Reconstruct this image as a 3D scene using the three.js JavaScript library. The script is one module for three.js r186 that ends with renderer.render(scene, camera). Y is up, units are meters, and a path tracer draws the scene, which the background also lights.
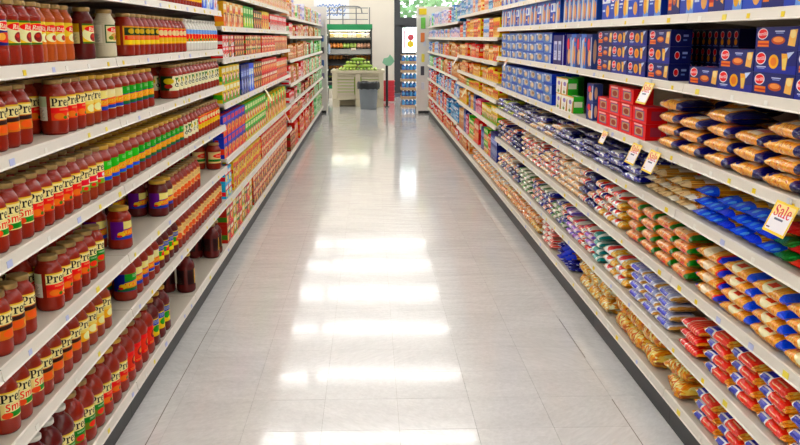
import * as THREE from 'three';
import { mergeGeometries } from 'three/addons/utils/BufferGeometryUtils.js';
import { RoundedBoxGeometry } from 'three/addons/geometries/RoundedBoxGeometry.js';
import { ImprovedNoise } from 'three/addons/math/ImprovedNoise.js';
import { RectAreaLightUniformsLib } from 'three/addons/lights/RectAreaLightUniformsLib.js';

// ---------------------------------------------------------------- camera, sky, sun, exposure
const scene = new THREE.Scene();
const FOCAL = 885.8, PITCH = 0.2063, YAW = 0.0335, EYE = 1.507;
const camera = new THREE.PerspectiveCamera(2 * Math.atan(222.5 / FOCAL) * 180 / Math.PI, 800 / 445, 0.05, 200);
camera.position.set(0, EYE, 0);
const FW = new THREE.Vector3(Math.sin(YAW) * Math.cos(PITCH), -Math.sin(PITCH), -Math.cos(YAW) * Math.cos(PITCH));
camera.lookAt(camera.position.clone().add(FW));
camera.updateMatrixWorld();

const renderer = new THREE.WebGLRenderer({ antialias: true });
renderer.toneMapping = THREE.LinearToneMapping;
renderer.toneMappingExposure = 1.22;
renderer.shadowMap.enabled = true;
RectAreaLightUniformsLib.init();

scene.background = new THREE.Color(0.86, 0.93, 1.0);
scene.backgroundIntensity = 2.6;
const sun = new THREE.DirectionalLight(0xfff3df, 5);
sun.position.set(14, 26, -34); sun.target.position.set(1, 0, -28);
sun.castShadow = true; sun.shadow.camera.left = -25; sun.shadow.camera.right = 25; sun.shadow.camera.top = 25; sun.shadow.camera.bottom = -25; sun.shadow.camera.far = 90;
scene.add(sun, sun.target);

// the store's fluorescent lamps hang in rows across the aisle
const CEIL = 4.0, TUBE_ROWS = [], TUBE_COLS = [];
for (let k = 0; k < 13; k++) TUBE_ROWS.push(4.4 - 0.8 - 2.4 * k + 1.6);
TUBE_COLS.push(-4.81, -2.27, 0.27, 3.35, 5.89);
const LAMP_NITS = 17;

// ---------------------------------------------------------------- helpers
function rngFrom(a) { return () => { a |= 0; a = a + 0x6D2B79F5 | 0; let t = Math.imul(a ^ a >>> 15, 1 | a); t = t + Math.imul(t ^ t >>> 7, 61 | t) ^ t; return ((t ^ t >>> 14) >>> 0) / 4294967296; }; }
const rng = rngFrom(20240607);
const rnd = (a, b) => a + (b - a) * rng();
const noise = new ImprovedNoise();
const taken = {};
function numbered(n) { const k = taken[n] = (taken[n] ?? -1) + 1; return k ? `${n}_${String(k).padStart(3, '0')}` : n; }
function mesh(name, geo, mat, parent) { const m = new THREE.Mesh(geo, mat); m.name = name; m.castShadow = m.receiveShadow = true; if (parent) parent.add(m); return m; }
function tag(o, label, category, group) { o.userData.label = label; o.userData.category = category; if (group) o.userData.group = group; return o; }
function thing(name, label, category, [x, y, z] = [0, 0, 0], turn = 0, group) {
  const g = new THREE.Group(); g.name = numbered(name); g.position.set(x, y, z); g.rotation.y = turn; scene.add(g); return tag(g, label, category, group);
}
function single(name, geo, mat, label, category, pos = [0, 0, 0], turn = 0, group) {
  const m = mesh(numbered(name), geo, mat, scene); m.position.set(...pos); m.rotation.y = turn; return tag(m, label, category, group);
}
function structure(name, geo, mat, parent) { const m = mesh(parent ? name : numbered(name), geo, mat, parent || scene); if (!parent) m.userData.kind = 'structure'; return m; }
function box(w, h, d, x = 0, y = 0, z = 0) { const g = new THREE.BoxGeometry(w, h, d); g.translate(x, y, z); return g; }
function rbox(w, h, d, r, x = 0, y = 0, z = 0) { const g = new RoundedBoxGeometry(w, h, d, 2, r); g.translate(x, y, z); return g; }
function cyl(r0, r1, h, n, x = 0, y = 0, z = 0) { const g = new THREE.CylinderGeometry(r0, r1, h, n); g.translate(x, y, z); return g; }
function lathe(pts, n) { return new THREE.LatheGeometry(pts.map(p => new THREE.Vector2(p[0], p[1])), n); }
function tube(pts, r, n = 24, m = 6) { return new THREE.TubeGeometry(new THREE.CatmullRomCurve3(pts.map(p => new THREE.Vector3(...p))), n, r, m, false); }
const plain = g => { const h = g.index ? g.toNonIndexed() : g; return h; };
const merged = list => mergeGeometries(list.map(plain));
// a column of the photograph, taken to the shelf front at X and height y, gives the distance down the aisle
function zAt(px, X, y) {
  const k = (px - 400) / FOCAL;
  return (k * (X * FW.x + (y - EYE) * FW.y) - X * Math.cos(YAW)) / (Math.sin(YAW) - k * FW.z);
}
function std(color, roughness = 0.6, extra = {}) { return new THREE.MeshPhysicalMaterial({ color, roughness, ...extra }); }
function canvas(w, h) { const c = document.createElement('canvas'); c.width = w; c.height = h; return [c, c.getContext('2d')]; }
function texOf(c, srgb = true) { const t = new THREE.CanvasTexture(c); if (srgb) t.colorSpace = THREE.SRGBColorSpace; t.magFilter = THREE.LinearFilter; return t; }
function noiseTexture(n, fn, srgb = false) {
  const d = new Uint8Array(n * n * 4);
  for (let j = 0; j < n; j++) for (let i = 0; i < n; i++) { const v = fn(i / n, j / n), o = (j * n + i) * 4; const c = Array.isArray(v) ? v : [v, v, v]; d[o] = c[0] * 255; d[o + 1] = c[1] * 255; d[o + 2] = c[2] * 255; d[o + 3] = 255; }
  const t = new THREE.DataTexture(d, n, n); t.magFilter = THREE.LinearFilter; t.minFilter = THREE.LinearMipmapLinearFilter; t.generateMipmaps = true; t.wrapS = t.wrapT = THREE.RepeatWrapping; if (srgb) t.colorSpace = THREE.SRGBColorSpace; t.needsUpdate = true; return t;
}
const clamp = (v, a = 0, b = 1) => Math.min(b, Math.max(a, v));
// noise that repeats over the unit square
function tileNoise(u, v, fu, fv, s = 0) {
  const a = u * Math.PI * 2, b = v * Math.PI * 2;
  return noise.noise(Math.cos(a) * fu / 6.28 + s, Math.sin(a) * fu / 6.28 + Math.cos(b) * fv / 6.28, Math.sin(b) * fv / 6.28 + s * 1.7);
}

// ---------------------------------------------------------------- the room
const XL = -0.95, XR = 1.155;                    // fronts of the two shelf runs
const ROOM = { x0: -6.2, x1: 7.4, z0: -24.6, z1: 6 };
// vinyl floor tiles, waxed
const tileSpeck = noiseTexture(512, (u, v) => {
  const a = tileNoise(u, v, 90, 90, 3) * 0.5 + tileNoise(u, v, 240, 200, 7) * 0.5, b = tileNoise(u, v, 9, 11, 1);
  const c = 0.94 + a * 0.06 + b * 0.025;
  return [clamp(c), clamp(c - 0.005), clamp(c - 0.012)];
}, true);
tileSpeck.repeat.set(0.55, 0.55);
const waxBump = noiseTexture(512, (u, v) => clamp(0.5 + tileNoise(u, v, 10, 34, 11) * 0.42 + tileNoise(u, v, 26, 80, 5) * 0.16));
waxBump.repeat.set(0.5, 0.5);
const tileMats = [0.0, 0.014, -0.016].map(d => new THREE.MeshPhysicalMaterial({ color: new THREE.Color().setRGB(0.90 + d, 0.90 + d, 0.90 + d), map: tileSpeck, roughness: 0.22, bumpMap: waxBump, bumpScale: 0.0034, clearcoat: 0.8, clearcoatRoughness: 0.08 }));
const floor = new THREE.Group(); floor.name = 'floor'; floor.userData.kind = 'structure'; scene.add(floor);
mesh('subfloor', box(ROOM.x1 - ROOM.x0 + 0.4, 0.2, ROOM.z1 - ROOM.z0 + 0.4, (ROOM.x0 + ROOM.x1) / 2, -0.1035, (ROOM.z0 + ROOM.z1) / 2), std(0x8d877c, 0.9), floor);
const T = 0.305, TX0 = -0.809, TZ0 = -3.232;
function tileGeo(x, z, w, d, tx, tz) {
  const g = new THREE.BoxGeometry(w - 0.0008, 0.0034, d - 0.0008); g.rotateX(tx); g.rotateZ(tz); g.translate(x, -0.0017, z);
  const p = g.attributes.position, uv = g.attributes.uv; for (let i = 0; i < p.count; i++) uv.setXY(i, p.getX(i), p.getZ(i)); return g;
}
const tileTilt = () => (rng() + rng() - 1) * 0.0016;
const farTiles = [];
for (let i = -4; i <= 9; i++) for (let j = -16; j <= 70; j++) {
  const x = TX0 + (i + 0.5) * T, z = TZ0 - (j + 0.5) * T;
  if (z < ROOM.z0) continue;
  const inner = i >= -1 && i <= 6, near = z > -10.5 && z < -2.2;
  if (inner && near) mesh('tile', tileGeo(x, z, T, T, tileTilt(), tileTilt()), tileMats[Math.floor(rng() * 3)], floor);
  else farTiles.push(tileGeo(x, z, T, T, tileTilt(), tileTilt()));
}
for (const [x, w] of [[-4.2, 4], [4.85, 4.9]]) farTiles.push(tileGeo(x, -9, w, 30, 0, 0));
const scuffMat = std(new THREE.Color().setRGB(0.20, 0.18, 0.16), 0.7);
for (const [x, z0, z1] of [[-0.858, -2.9, -5.6], [1.02, -2.6, -3.5], [1.024, -4.0, -4.6]]) { const g = new THREE.PlaneGeometry(0.006, z0 - z1, 1, 24); g.rotateX(-Math.PI / 2); const p = g.attributes.position; for (let i = 0; i < p.count; i++) { const zz = p.getZ(i); p.setX(i, p.getX(i) * (0.55 + 0.9 * Math.abs(noise.noise(zz * 3, 1, x))) + 0.004 * noise.noise(zz * 1.5, x, 2)); } g.translate(x, 0.0006, (z0 + z1) / 2); mesh('scuff_mark', g, scuffMat, floor); }
mesh('distant_tiles', merged(farTiles), tileMats[0], floor).userData.kind = 'stuff';

const creamPaint = std(new THREE.Color().setRGB(0.86, 0.80, 0.70), 0.75);
const whitePaint = std(new THREE.Color().setRGB(0.82, 0.81, 0.78), 0.85);
structure('ceiling', box(ROOM.x1 - ROOM.x0 + 0.4, 0.2, ROOM.z1 - ROOM.z0 + 0.4, (ROOM.x0 + ROOM.x1) / 2, CEIL + 0.40, (ROOM.z0 + ROOM.z1) / 2), whitePaint);
structure('wall_left', box(0.2, CEIL + 0.6, ROOM.z1 - ROOM.z0, ROOM.x0 - 0.1, CEIL / 2, (ROOM.z0 + ROOM.z1) / 2), creamPaint);
structure('wall_right', box(0.2, CEIL + 0.6, ROOM.z1 - ROOM.z0, ROOM.x1 + 0.1, CEIL / 2, (ROOM.z0 + ROOM.z1) / 2), creamPaint);
structure('wall_front', box(ROOM.x1 - ROOM.x0 + 0.4, CEIL + 0.6, 0.2, (ROOM.x0 + ROOM.x1) / 2, CEIL / 2, ROOM.z1 + 0.1), creamPaint);
const DOOR = { x0: 0.67, x1: 2.67, top: 2.95 };
const WZ = ROOM.z0 - 0.1;
structure('wall_back', merged([
  box(DOOR.x0 - ROOM.x0, CEIL + 0.6, 0.2, (DOOR.x0 + ROOM.x0) / 2, CEIL / 2, WZ),
  box(ROOM.x1 - DOOR.x1, CEIL + 0.6, 0.2, (DOOR.x1 + ROOM.x1) / 2, CEIL / 2, WZ),
  box(DOOR.x1 - DOOR.x0, CEIL + 0.3 - DOOR.top, 0.2, (DOOR.x0 + DOOR.x1) / 2, (CEIL + 0.3 + DOOR.top) / 2, WZ)]), creamPaint);
// glazed entrance door with a transom
const bronze = std(new THREE.Color().setRGB(0.055, 0.06, 0.07), 0.45, { metalness: 0.3 });
const paneGlass = new THREE.MeshPhysicalMaterial({ color: 0xffffff, transmission: 1, thickness: 0, roughness: 0.02, ior: 1.5 });
{
  const d = new THREE.Group(); d.name = 'door_1'; d.userData.kind = 'structure'; d.position.set(0, 0, ROOM.z0 - 0.05); scene.add(d);
  const [a, b] = [DOOR.x0, DOOR.x1], mid = (a + b) / 2, fr = (n, g) => mesh(n, g, bronze, d);
  fr('jamb', box(0.16, DOOR.top, 0.12, a + 0.08, DOOR.top / 2, 0)); fr('jamb', box(0.16, DOOR.top, 0.12, b - 0.08, DOOR.top / 2, 0));
  fr('header', box(b - a, 0.2, 0.14, mid, 1.93, 0.01)); fr('transom_head', box(b - a, 0.07, 0.12, mid, DOOR.top - 0.035, 0));
  for (const [x0, x1] of [[a + 0.16, mid - 0.01], [mid + 0.01, b - 0.16]]) {
    const w = x1 - x0, c = (x0 + x1) / 2;
    const leaf = mesh('door_leaf', merged([box(0.06, 1.83, 0.05, x0 + 0.03, 0.915, 0), box(0.06, 1.83, 0.05, x1 - 0.03, 0.915, 0), box(w, 0.06, 0.05, c, 1.8, 0), box(w, 0.2, 0.05, c, 0.1, 0)]), bronze, d);
    mesh('push_bar', box(w - 0.12, 0.07, 0.07, c, 1.06, 0.04), bronze, leaf);
    mesh('pane', box(w - 0.12, 1.58, 0.006, c, 0.99, -0.01), paneGlass, leaf);
  }
  mesh('transom_pane', box(b - a - 0.32, 0.85, 0.006, mid, 2.455, 0), paneGlass, d);
}
structure('door_mat', rbox(1.5, 0.012, 1.3, 0.004, 1.25, 0.006, -23.6), std(new THREE.Color().setRGB(0.03, 0.045, 0.08), 0.95)).userData = { label: 'dark navy rubber mat lying inside the glass entrance door', category: 'door mat' };

// fluorescent fixtures
{
  const housing = merged([box(2.46, 0.05, 0.06, 0, 0.08, 0), box(0.012, 0.06, 0.15, -1.224, 0.045, 0), box(0.012, 0.06, 0.15, 1.224, 0.045, 0), box(0.03, 0.2, 0.03, -0.8, 0.2, 0), box(0.03, 0.2, 0.03, 0.8, 0.2, 0)]);
  const tubeG = new THREE.CylinderGeometry(0.019, 0.019, 2.42, 10); tubeG.rotateZ(Math.PI / 2);
  const glow = new THREE.MeshStandardMaterial({ color: 0xffffff, emissive: new THREE.Color(1, 0.98, 0.95), emissiveIntensity: 5 });
  const proto = new THREE.Group();
  mesh('housing', housing, whitePaint, proto);
  for (const z of [-0.024, 0.024]) { const t = mesh('tube', tubeG, glow, proto); t.position.set(0, 0.028, z); }
  for (const z of TUBE_ROWS) for (const x of TUBE_COLS) {
    if (z < ROOM.z0 + 0.3) continue;
    const g = proto.clone(); g.name = numbered('fluorescent_light'); g.position.set(x, CEIL, z); scene.add(g);
    tag(g, 'white fluorescent strip light with two long tubes on the ceiling', 'ceiling light', 'fluorescent ceiling lights in rows');
    const l = new THREE.RectAreaLight(new THREE.Color(1, 0.992, 0.985), LAMP_NITS, 2.42, 0.09);
    l.position.set(x, CEIL + 0.005, z); l.rotation.x = -Math.PI / 2; scene.add(l);
  }
}

// ---------------------------------------------------------------- shelving
const almond = std(new THREE.Color().setRGB(0.56, 0.50, 0.41), 0.5);
const railPaint = std(new THREE.Color().setRGB(0.80, 0.75, 0.66), 0.4);
const kickPaint = std(new THREE.Color().setRGB(0.014, 0.015, 0.017), 0.5);
const tagPapers = [0xf4f2ea, 0xf7d80a, 0xf2efe4, 0xbfc7ee, 0xf6e14a].map(c => std(c, 0.6));
const tagGeo = box(0.022, 0.015, 0.0012), tagWide = box(0.034, 0.018, 0.0012);
const BAY = 1.22, DEPTH = 0.46;
const shelvesOf = { left: [], right: [] };
const L_NEAR = [0.15, 0.455, 0.676, 0.948, 1.204, 1.43, 1.667], L_FAR1 = [0.15, 0.45, 0.72, 1.08, 1.37, 1.575, 1.80], L_FAR2 = [0.15, 0.53, 0.735, 0.955, 1.24, 1.52, 1.745];
const R_NEAR = [0.15, 0.36, 0.61, 0.87, 1.075, 1.338, 1.588, 1.77], R_FAR1 = [0.15, 0.36, 0.70, 0.94, 1.09, 1.285, 1.505, 1.77], R_FAR2 = [0.15, 0.39, 0.72, 0.975, 1.24, 1.50, 1.71];
function bayHeights(side, z) {             // z: middle of the bay
  if (side === 'left') return z > -5.8 ? L_NEAR : z > -10.6 ? L_FAR1 : L_FAR2;
  return z > -8.2 ? R_NEAR : z > -11.7 ? R_FAR1 : R_FAR2;
}
const RAIL = 0.030, boardGeo = rbox(BAY - 0.004, 0.02, DEPTH, 0.004), railGeo = (() => {
  const s = new THREE.Shape(); s.moveTo(0, 0.004); s.lineTo(0.006, 0.002); s.lineTo(0.010, -RAIL + 0.004); s.lineTo(0.014, -RAIL); s.lineTo(0.012, -RAIL - 0.002); s.lineTo(0, -RAIL); s.lineTo(0, 0.004);
  const g = new THREE.ExtrudeGeometry(s, { depth: BAY - 0.006, bevelEnabled: false }); g.rotateY(-Math.PI / 2); g.translate((BAY - 0.006) / 2, 0, 0); return g;
})();
const uprightGeo = box(0.03, 2.05, 0.05), backGeo = box(BAY - 0.006, 1.9, 0.02), capGeo = box(BAY, 0.03, 0.09);
const GTOP = 2.05;
const ordinal = ['lowest', 'second lowest', 'third lowest', 'fourth', 'fifth', 'sixth', 'seventh', 'eighth'];
function shelvingBay(side, zNear, index) {
  const zc = zNear - BAY / 2, H = bayHeights(side, zc), front = side === 'left' ? XL : XR, s = side === 'left' ? 1 : -1;
  const nth = ['first', 'second', 'third', 'fourth', 'fifth', 'sixth', 'seventh', 'eighth', 'ninth', 'tenth', 'eleventh', 'twelfth', 'thirteenth', 'fourteenth'][index];
  const g = thing('shelving_bay', `off white steel shelving bay, ${nth} along the ${side === 'left' ? 'sauce jar' : 'dry pasta'} run from the camera end`, 'shelving', [front, 0, zc], s * Math.PI / 2);
  // local frame: +z is the aisle, +x runs along the shelf; the back lies at z = -DEPTH
  mesh('back_panel', backGeo, almond, g).position.set(0, 1.1, -DEPTH - 0.02);
  mesh('upright', uprightGeo, almond, g).position.set(BAY / 2 - 0.015, GTOP / 2, -DEPTH + 0.02);
  mesh('upright', uprightGeo, almond, g).position.set(-BAY / 2 + 0.015, GTOP / 2, -DEPTH + 0.02);
  mesh('top_cap', capGeo, almond, g).position.set(0, GTOP + 0.015, -DEPTH + 0.01);
  mesh('kick_plate', box(BAY - 0.002, H[0] - RAIL - 0.004, 0.02, 0, (H[0] - RAIL - 0.004) / 2, -0.032), kickPaint, g);
  H.forEach((y, k) => {
    const b = mesh(k ? 'shelf' : 'base_deck', boardGeo, almond, g); b.position.set(0, y - 0.01, -DEPTH / 2);
    mesh('price_rail', railGeo, railPaint, b).position.set(0, 0.0095, DEPTH / 2 + 0.0005);
    if (zc > -9) { const n = 4 + Math.floor(rng() * 3); for (let i = 0; i < n; i++) { const t = mesh('price_tag', rng() < 0.3 ? tagWide : tagGeo, tagPapers[Math.floor(rng() * 5)], b); t.position.set(-BAY / 2 + (i + rnd(0.25, 0.75)) * BAY / n, -0.008, DEPTH / 2 + 0.0105); t.rotation.x = -0.11; } }
    if (k) for (const x of [-BAY / 2 + 0.02, BAY / 2 - 0.02]) mesh('bracket', bracketGeo, almond, b).position.set(x, -0.03, -0.1);
  });
  return g;
}
const bracketGeo = (() => { const s = new THREE.Shape(); s.moveTo(-0.12, 0.02); s.lineTo(0.25, 0.02); s.lineTo(0.25, 0.012); s.lineTo(-0.12, -0.02); s.lineTo(-0.12, 0.02); const g = new THREE.ExtrudeGeometry(s, { depth: 0.004, bevelEnabled: false }); g.rotateY(-Math.PI / 2); return g; })();
const L_START = -2.16 + BAY, R_START = -2.02 + BAY, L_BAYS = 14, R_BAYS = 14;
for (let i = 0; i < L_BAYS; i++) shelvingBay('left', L_START - i * BAY, i);
for (let i = 0; i < R_BAYS; i++) shelvingBay('right', R_START - i * BAY, i);
const L_END = L_START - L_BAYS * BAY, R_END = R_START - R_BAYS * BAY;

// ---------------------------------------------------------------- printed paper: jar labels, cartons, bags
function blob(g, x, y, rx, ry, c, rot = 0) { g.fillStyle = c; g.beginPath(); g.ellipse(x, y, rx, ry, rot, 0, Math.PI * 2); g.fill(); }
function rect(g, x, y, w, h, c) { g.fillStyle = c; g.fillRect(x, y, w, h); }
function poly(g, pts, c) { g.fillStyle = c; g.beginPath(); pts.forEach((p, i) => i ? g.lineTo(p[0], p[1]) : g.moveTo(p[0], p[1])); g.closePath(); g.fill(); }
function word(g, s, x, y, size, c, font = 'bold ~px serif', rot = 0, outline) {
  g.save(); g.translate(x, y); g.rotate(rot); g.font = font.replace('~', size); g.textAlign = 'center'; g.textBaseline = 'middle';
  if (outline) { g.lineJoin = 'round'; g.lineWidth = size * 0.16; g.strokeStyle = outline; g.strokeText(s, 0, 0); }
  g.fillStyle = c; g.fillText(s, 0, 0); g.restore();
}
// print ink is richer than the flat sketch colours
function vivid(c, sat = 1.3, con = 1.12) {
  const x = c.getContext('2d'), d = x.getImageData(0, 0, c.width, c.height), a = d.data;
  for (let i = 0; i < a.length; i += 4) { const l = a[i] * 0.3 + a[i + 1] * 0.59 + a[i + 2] * 0.11; for (let k = 0; k < 3; k++) { const v = l + (a[i + k] - l) * sat; a[i + k] = clamp((v - 138) * con + 128, 0, 250); } }
  x.putImageData(d, 0, 0); return c;
}
function printLines(g, x, y, w, n, c, step = 7) { for (let i = 0; i < n; i++) rect(g, x, y + i * step, w * (0.6 + 0.4 * ((i * 37) % 10) / 10), 2.5, c); }

// jar labels: 5 x 12 cells of 400 x 170: the front label on the left (270 wide), the small back label on the right (110 wide)
const LW = 400, LH = 170, FWID = 270;
const [labelCanvas, lg] = canvas(2000, 2040);
const labelCell = {};
let nLabel = 0;
function jarLabel(name, front, back = ['#f3efe0', '#3f8f4d']) {
  const cx = (nLabel % 5) * LW, cy = Math.floor(nLabel / 5) * LH; nLabel++;
  lg.save(); lg.beginPath(); lg.rect(cx, cy, LW, LH); lg.clip(); lg.translate(cx, cy);
  front(lg);
  rect(lg, FWID, 0, LW - FWID, LH, back[0]); rect(lg, FWID, 0, LW - FWID, LH * 0.42, back[1]); printLines(lg, FWID + 16, LH * 0.5, 90, 9, '#6a6a60', 9);
  lg.restore(); labelCell[name] = [cx / 2000, 1 - (cy + LH) / 2040, FWID / 2000, (LW - FWID) / 2000, LH / 2040];
}
const W = FWID, Hh = LH;
function prego(low) { return g => {
  rect(g, 0, 0, W, Hh, '#f3e3b4'); rect(g, 0, 0, W, 10, '#e8c860');
  low(g);
  word(g, 'Prego', W * 0.42, 40, 76, '#1c1712', 'bold ~px serif');
}; }
const mushroom = (g, x, y, s) => { blob(g, x, y, 26 * s, 24 * s, '#e9c27c'); blob(g, x, y + 3 * s, 15 * s, 13 * s, '#7a3b18'); blob(g, x - 4 * s, y - 6 * s, 9 * s, 6 * s, '#f7e7c0'); };
jarLabel('traditional', prego(g => { rect(g, 0, 78, W, 92, '#d9571f'); poly(g, [[0, 80], [W, 70], [W, 112], [0, 116]], '#e02a14'); printLines(g, 60, 88, 130, 2, '#ffd9a0'); mushroom(g, 150, 140, 1); blob(g, 60, 140, 40, 22, '#f08a2a'); blob(g, 220, 145, 34, 20, '#8b2a10'); blob(g, 105, 150, 18, 12, '#5c7a2a'); }), ['#f0ece0', '#d8e4c8']);
jarLabel('smart', prego(g => { rect(g, 0, 76, W, 94, '#f2d7a0'); word(g, 'Smart', W * 0.46, 100, 66, '#ea5a12', 'bold ~px sans-serif', 0, '#fbe9c0'); poly(g, [[20, 132], [W, 124], [W, 160], [20, 164]], '#1f8a3c'); blob(g, 40, 150, 34, 20, '#e8641c'); }));
jarLabel('garlic', prego(g => { rect(g, 0, 76, W, 94, '#f6b93a'); rect(g, 0, 76, W, 24, '#f4d98a'); blob(g, 90, 130, 44, 30, '#fff0c0'); blob(g, 160, 138, 40, 26, '#e88a20'); blob(g, 215, 130, 30, 24, '#d94a1a'); }));
jarLabel('pinkband', prego(g => { rect(g, 0, 74, W, 96, '#efe6b8'); poly(g, [[0, 82], [W, 72], [W, 116], [0, 124]], '#e5174a'); blob(g, 120, 100, 20, 15, '#ffffff'); rect(g, 0, 132, W, 38, '#86a52c'); blob(g, 60, 150, 26, 14, '#d8321c'); blob(g, 190, 150, 26, 14, '#f2d24a'); }));
jarLabel('greenherb', prego(g => { rect(g, 0, 76, W, 94, '#7c8a2e'); poly(g, [[0, 80], [W, 74], [W, 112], [0, 118]], '#1f8038'); blob(g, 90, 140, 40, 22, '#cf4a1c'); blob(g, 180, 142, 34, 20, '#e6c65a'); printLines(g, 60, 90, 120, 2, '#e6f3d8'); }));
jarLabel('brownband', prego(g => { rect(g, 0, 76, W, 94, '#c9832c'); poly(g, [[0, 84], [W, 76], [W, 102], [0, 110]], '#3b2414'); blob(g, 80, 136, 46, 24, '#e8752a'); blob(g, 170, 140, 40, 22, '#f0b23a'); blob(g, 225, 132, 28, 22, '#b52c12'); }), ['#efe9d8', '#2f7f4a']);
jarLabel('ovalyellow', g => { rect(g, 0, 0, W, Hh, '#e9c53c'); rect(g, 0, 0, W, 14, '#5c7a22'); rect(g, 0, Hh - 14, W, 14, '#5c7a22'); blob(g, W * 0.4, 90, 110, 66, '#f7ecc4'); blob(g, W * 0.4, 44, 88, 26, '#d31a1e'); word(g, 'Rag\u00fa', W * 0.4, 45, 44, '#fff3d8', 'bold italic ~px serif'); blob(g, W * 0.4, 116, 44, 36, '#7e2412'); blob(g, W * 0.4 - 10, 106, 20, 14, '#b1461e'); blob(g, W * 0.4 + 70, 120, 18, 24, '#6c8a2a'); }, ['#efe2b0', '#d7b63a']);
jarLabel('ovalblue', g => { rect(g, 0, 0, W, Hh, '#20306e'); blob(g, W * 0.4, 40, 96, 34, '#f4e9d0'); blob(g, W * 0.4, 40, 84, 26, '#d31a1e'); word(g, 'Rag\u00fa', W * 0.4, 41, 44, '#fff3d8', 'bold italic ~px serif'); blob(g, W * 0.4, 118, 100, 34, '#c5522a'); blob(g, W * 0.4 - 40, 112, 36, 24, '#e8b36a'); });
jarLabel('ovalcheese', g => { rect(g, 0, 0, W, Hh, '#f0d060'); rect(g, 0, 110, W, 60, '#e39a22'); blob(g, W * 0.4, 50, 84, 28, '#d31a1e'); word(g, 'Rag\u00fa', W * 0.4, 51, 44, '#fff3d8', 'bold italic ~px serif'); blob(g, W * 0.4, 120, 60, 34, '#f8efc6'); blob(g, W * 0.4 + 20, 122, 30, 22, '#a63c18'); }, ['#efe2b0', '#5c7a22']);
jarLabel('ovalcream', g => { rect(g, 0, 0, W, Hh, '#1f5c34'); rect(g, 12, 12, W - 24, Hh - 24, '#efe3bc'); blob(g, W * 0.4, 46, 86, 26, '#d31a1e'); word(g, 'Rag\u00fa', W * 0.4, 47, 42, '#fff3d8', 'bold italic ~px serif'); blob(g, W * 0.4, 112, 56, 36, '#c9a86a'); blob(g, W * 0.4 + 18, 116, 24, 22, '#a8552a'); blob(g, W * 0.4 - 50, 122, 26, 18, '#7a8c34'); }, ['#efe9da', '#efe9da']);
jarLabel('goldgreen', g => { rect(g, 0, 0, W, Hh, '#f2ac16'); rect(g, 14, 12, W - 28, 70, '#33411c'); blob(g, 90, 44, 40, 24, '#c8b040'); blob(g, 170, 50, 44, 22, '#6f8a2c'); rect(g, 14, 86, W - 28, 36, '#c9432a'); printLines(g, 40, 92, 180, 3, '#f7dc9a', 9); rect(g, 14, 126, W - 28, 34, '#f6d21c'); }, ['#f2ac16', '#f2ac16']);
jarLabel('goldred', g => { rect(g, 0, 0, W, Hh, '#f4a414'); rect(g, 14, 12, W - 28, 90, '#cf3d22'); blob(g, 90, 54, 44, 30, '#f0d9b0'); blob(g, 180, 50, 44, 26, '#8c1d14'); rect(g, 14, 108, W - 28, 50, '#f6cf1a'); printLines(g, 40, 116, 180, 3, '#9c3a18', 12); }, ['#f2ac16', '#f2ac16']);
jarLabel('mayo', g => { rect(g, 0, 0, W, Hh, '#f4f1e8'); rect(g, 0, 8, W, 50, '#4d8fd0'); printLines(g, 40, 16, 190, 4, '#f7f7ff', 10); poly(g, [[0, 62], [W, 62], [W, 150], [0, 150]], '#f0992a'); blob(g, 60, 90, 50, 30, '#e0341c'); blob(g, 160, 110, 60, 36, '#f7c61e'); blob(g, 230, 90, 40, 28, '#d9461c'); blob(g, 110, 130, 30, 16, '#3f8f3c'); }, ['#f4f1e8', '#4d8fd0']);
function francesco(bg, top, mid, low, txt) { return g => {
  rect(g, 0, 0, W, Hh, bg); poly(g, [[80, 0], [W, 0], [W, 52], [80, 74]], top); printLines(g, 130, 14, 120, 3, '#fff8dc', 10);
  poly(g, [[80, 84], [W, 46], [W, 140], [80, 150]], mid); poly(g, [[30, 140], [W, 128], [W, 160], [30, 168]], low);
  word(g, 'Francesco', 172, 96, 40, txt, 'italic bold ~px serif', -0.12, '#fbe36a'); blob(g, 66, 120, 24, 24, '#f0c419'); blob(g, 54, 138, 16, 12, '#c9301a');
}; }
jarLabel('purple', francesco('#6c2284', '#efe2a0', '#e88220', '#27509a', '#d8240f'));
jarLabel('bluegreen', francesco('#1c2c80', '#2f9a3a', '#f0a41e', '#1f6f4a', '#e2330f'));
jarLabel('greenorange', francesco('#2f9a2c', '#48b43a', '#f2a024', '#2b58b8', '#e2400f'));
jarLabel('redblue', francesco('#e9dba0', '#f0e4b4', '#ee7a1c', '#244c9c', '#d4200f'));
jarLabel('leafy', g => { rect(g, 0, 0, W, Hh, '#efe9cc'); poly(g, [[0, 0], [100, 0], [70, Hh], [0, Hh]], '#22421f'); blob(g, 70, 60, 40, 34, '#d8c648'); blob(g, 66, 120, 30, 26, '#9a3a1a'); poly(g, [[120, 20], [W, 10], [W, 70], [140, 90]], '#5c8c46'); word(g, 'S', 150, 80, 110, '#f7f2da', 'italic bold ~px serif', 0, '#2a331f'); printLines(g, 190, 100, 70, 5, '#3a3a2a', 11); }, ['#d9d2b0', '#b9b492']);
jarLabel('peach', g => { rect(g, 0, 0, W, Hh, '#eccf9c'); rect(g, 0, 0, W, 12, '#c98a4a'); printLines(g, 50, 30, 170, 3, '#7a3a22', 14); blob(g, 90, 120, 50, 32, '#d4732c'); blob(g, 190, 118, 50, 34, '#e9b878'); rect(g, 0, Hh - 14, W, 14, '#b5512a'); }, ['#eccf9c', '#e0b980']);
jarLabel('peachgreen', g => { rect(g, 0, 0, W, Hh, '#edd3a4'); blob(g, 130, 60, 80, 34, '#d9442c'); printLines(g, 80, 50, 110, 3, '#fff2d8', 9); rect(g, 0, 110, W, 36, '#2b7a3a'); rect(g, 0, 146, W, 24, '#eccf9c'); }, ['#edd3a4', '#edd3a4']);
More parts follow.
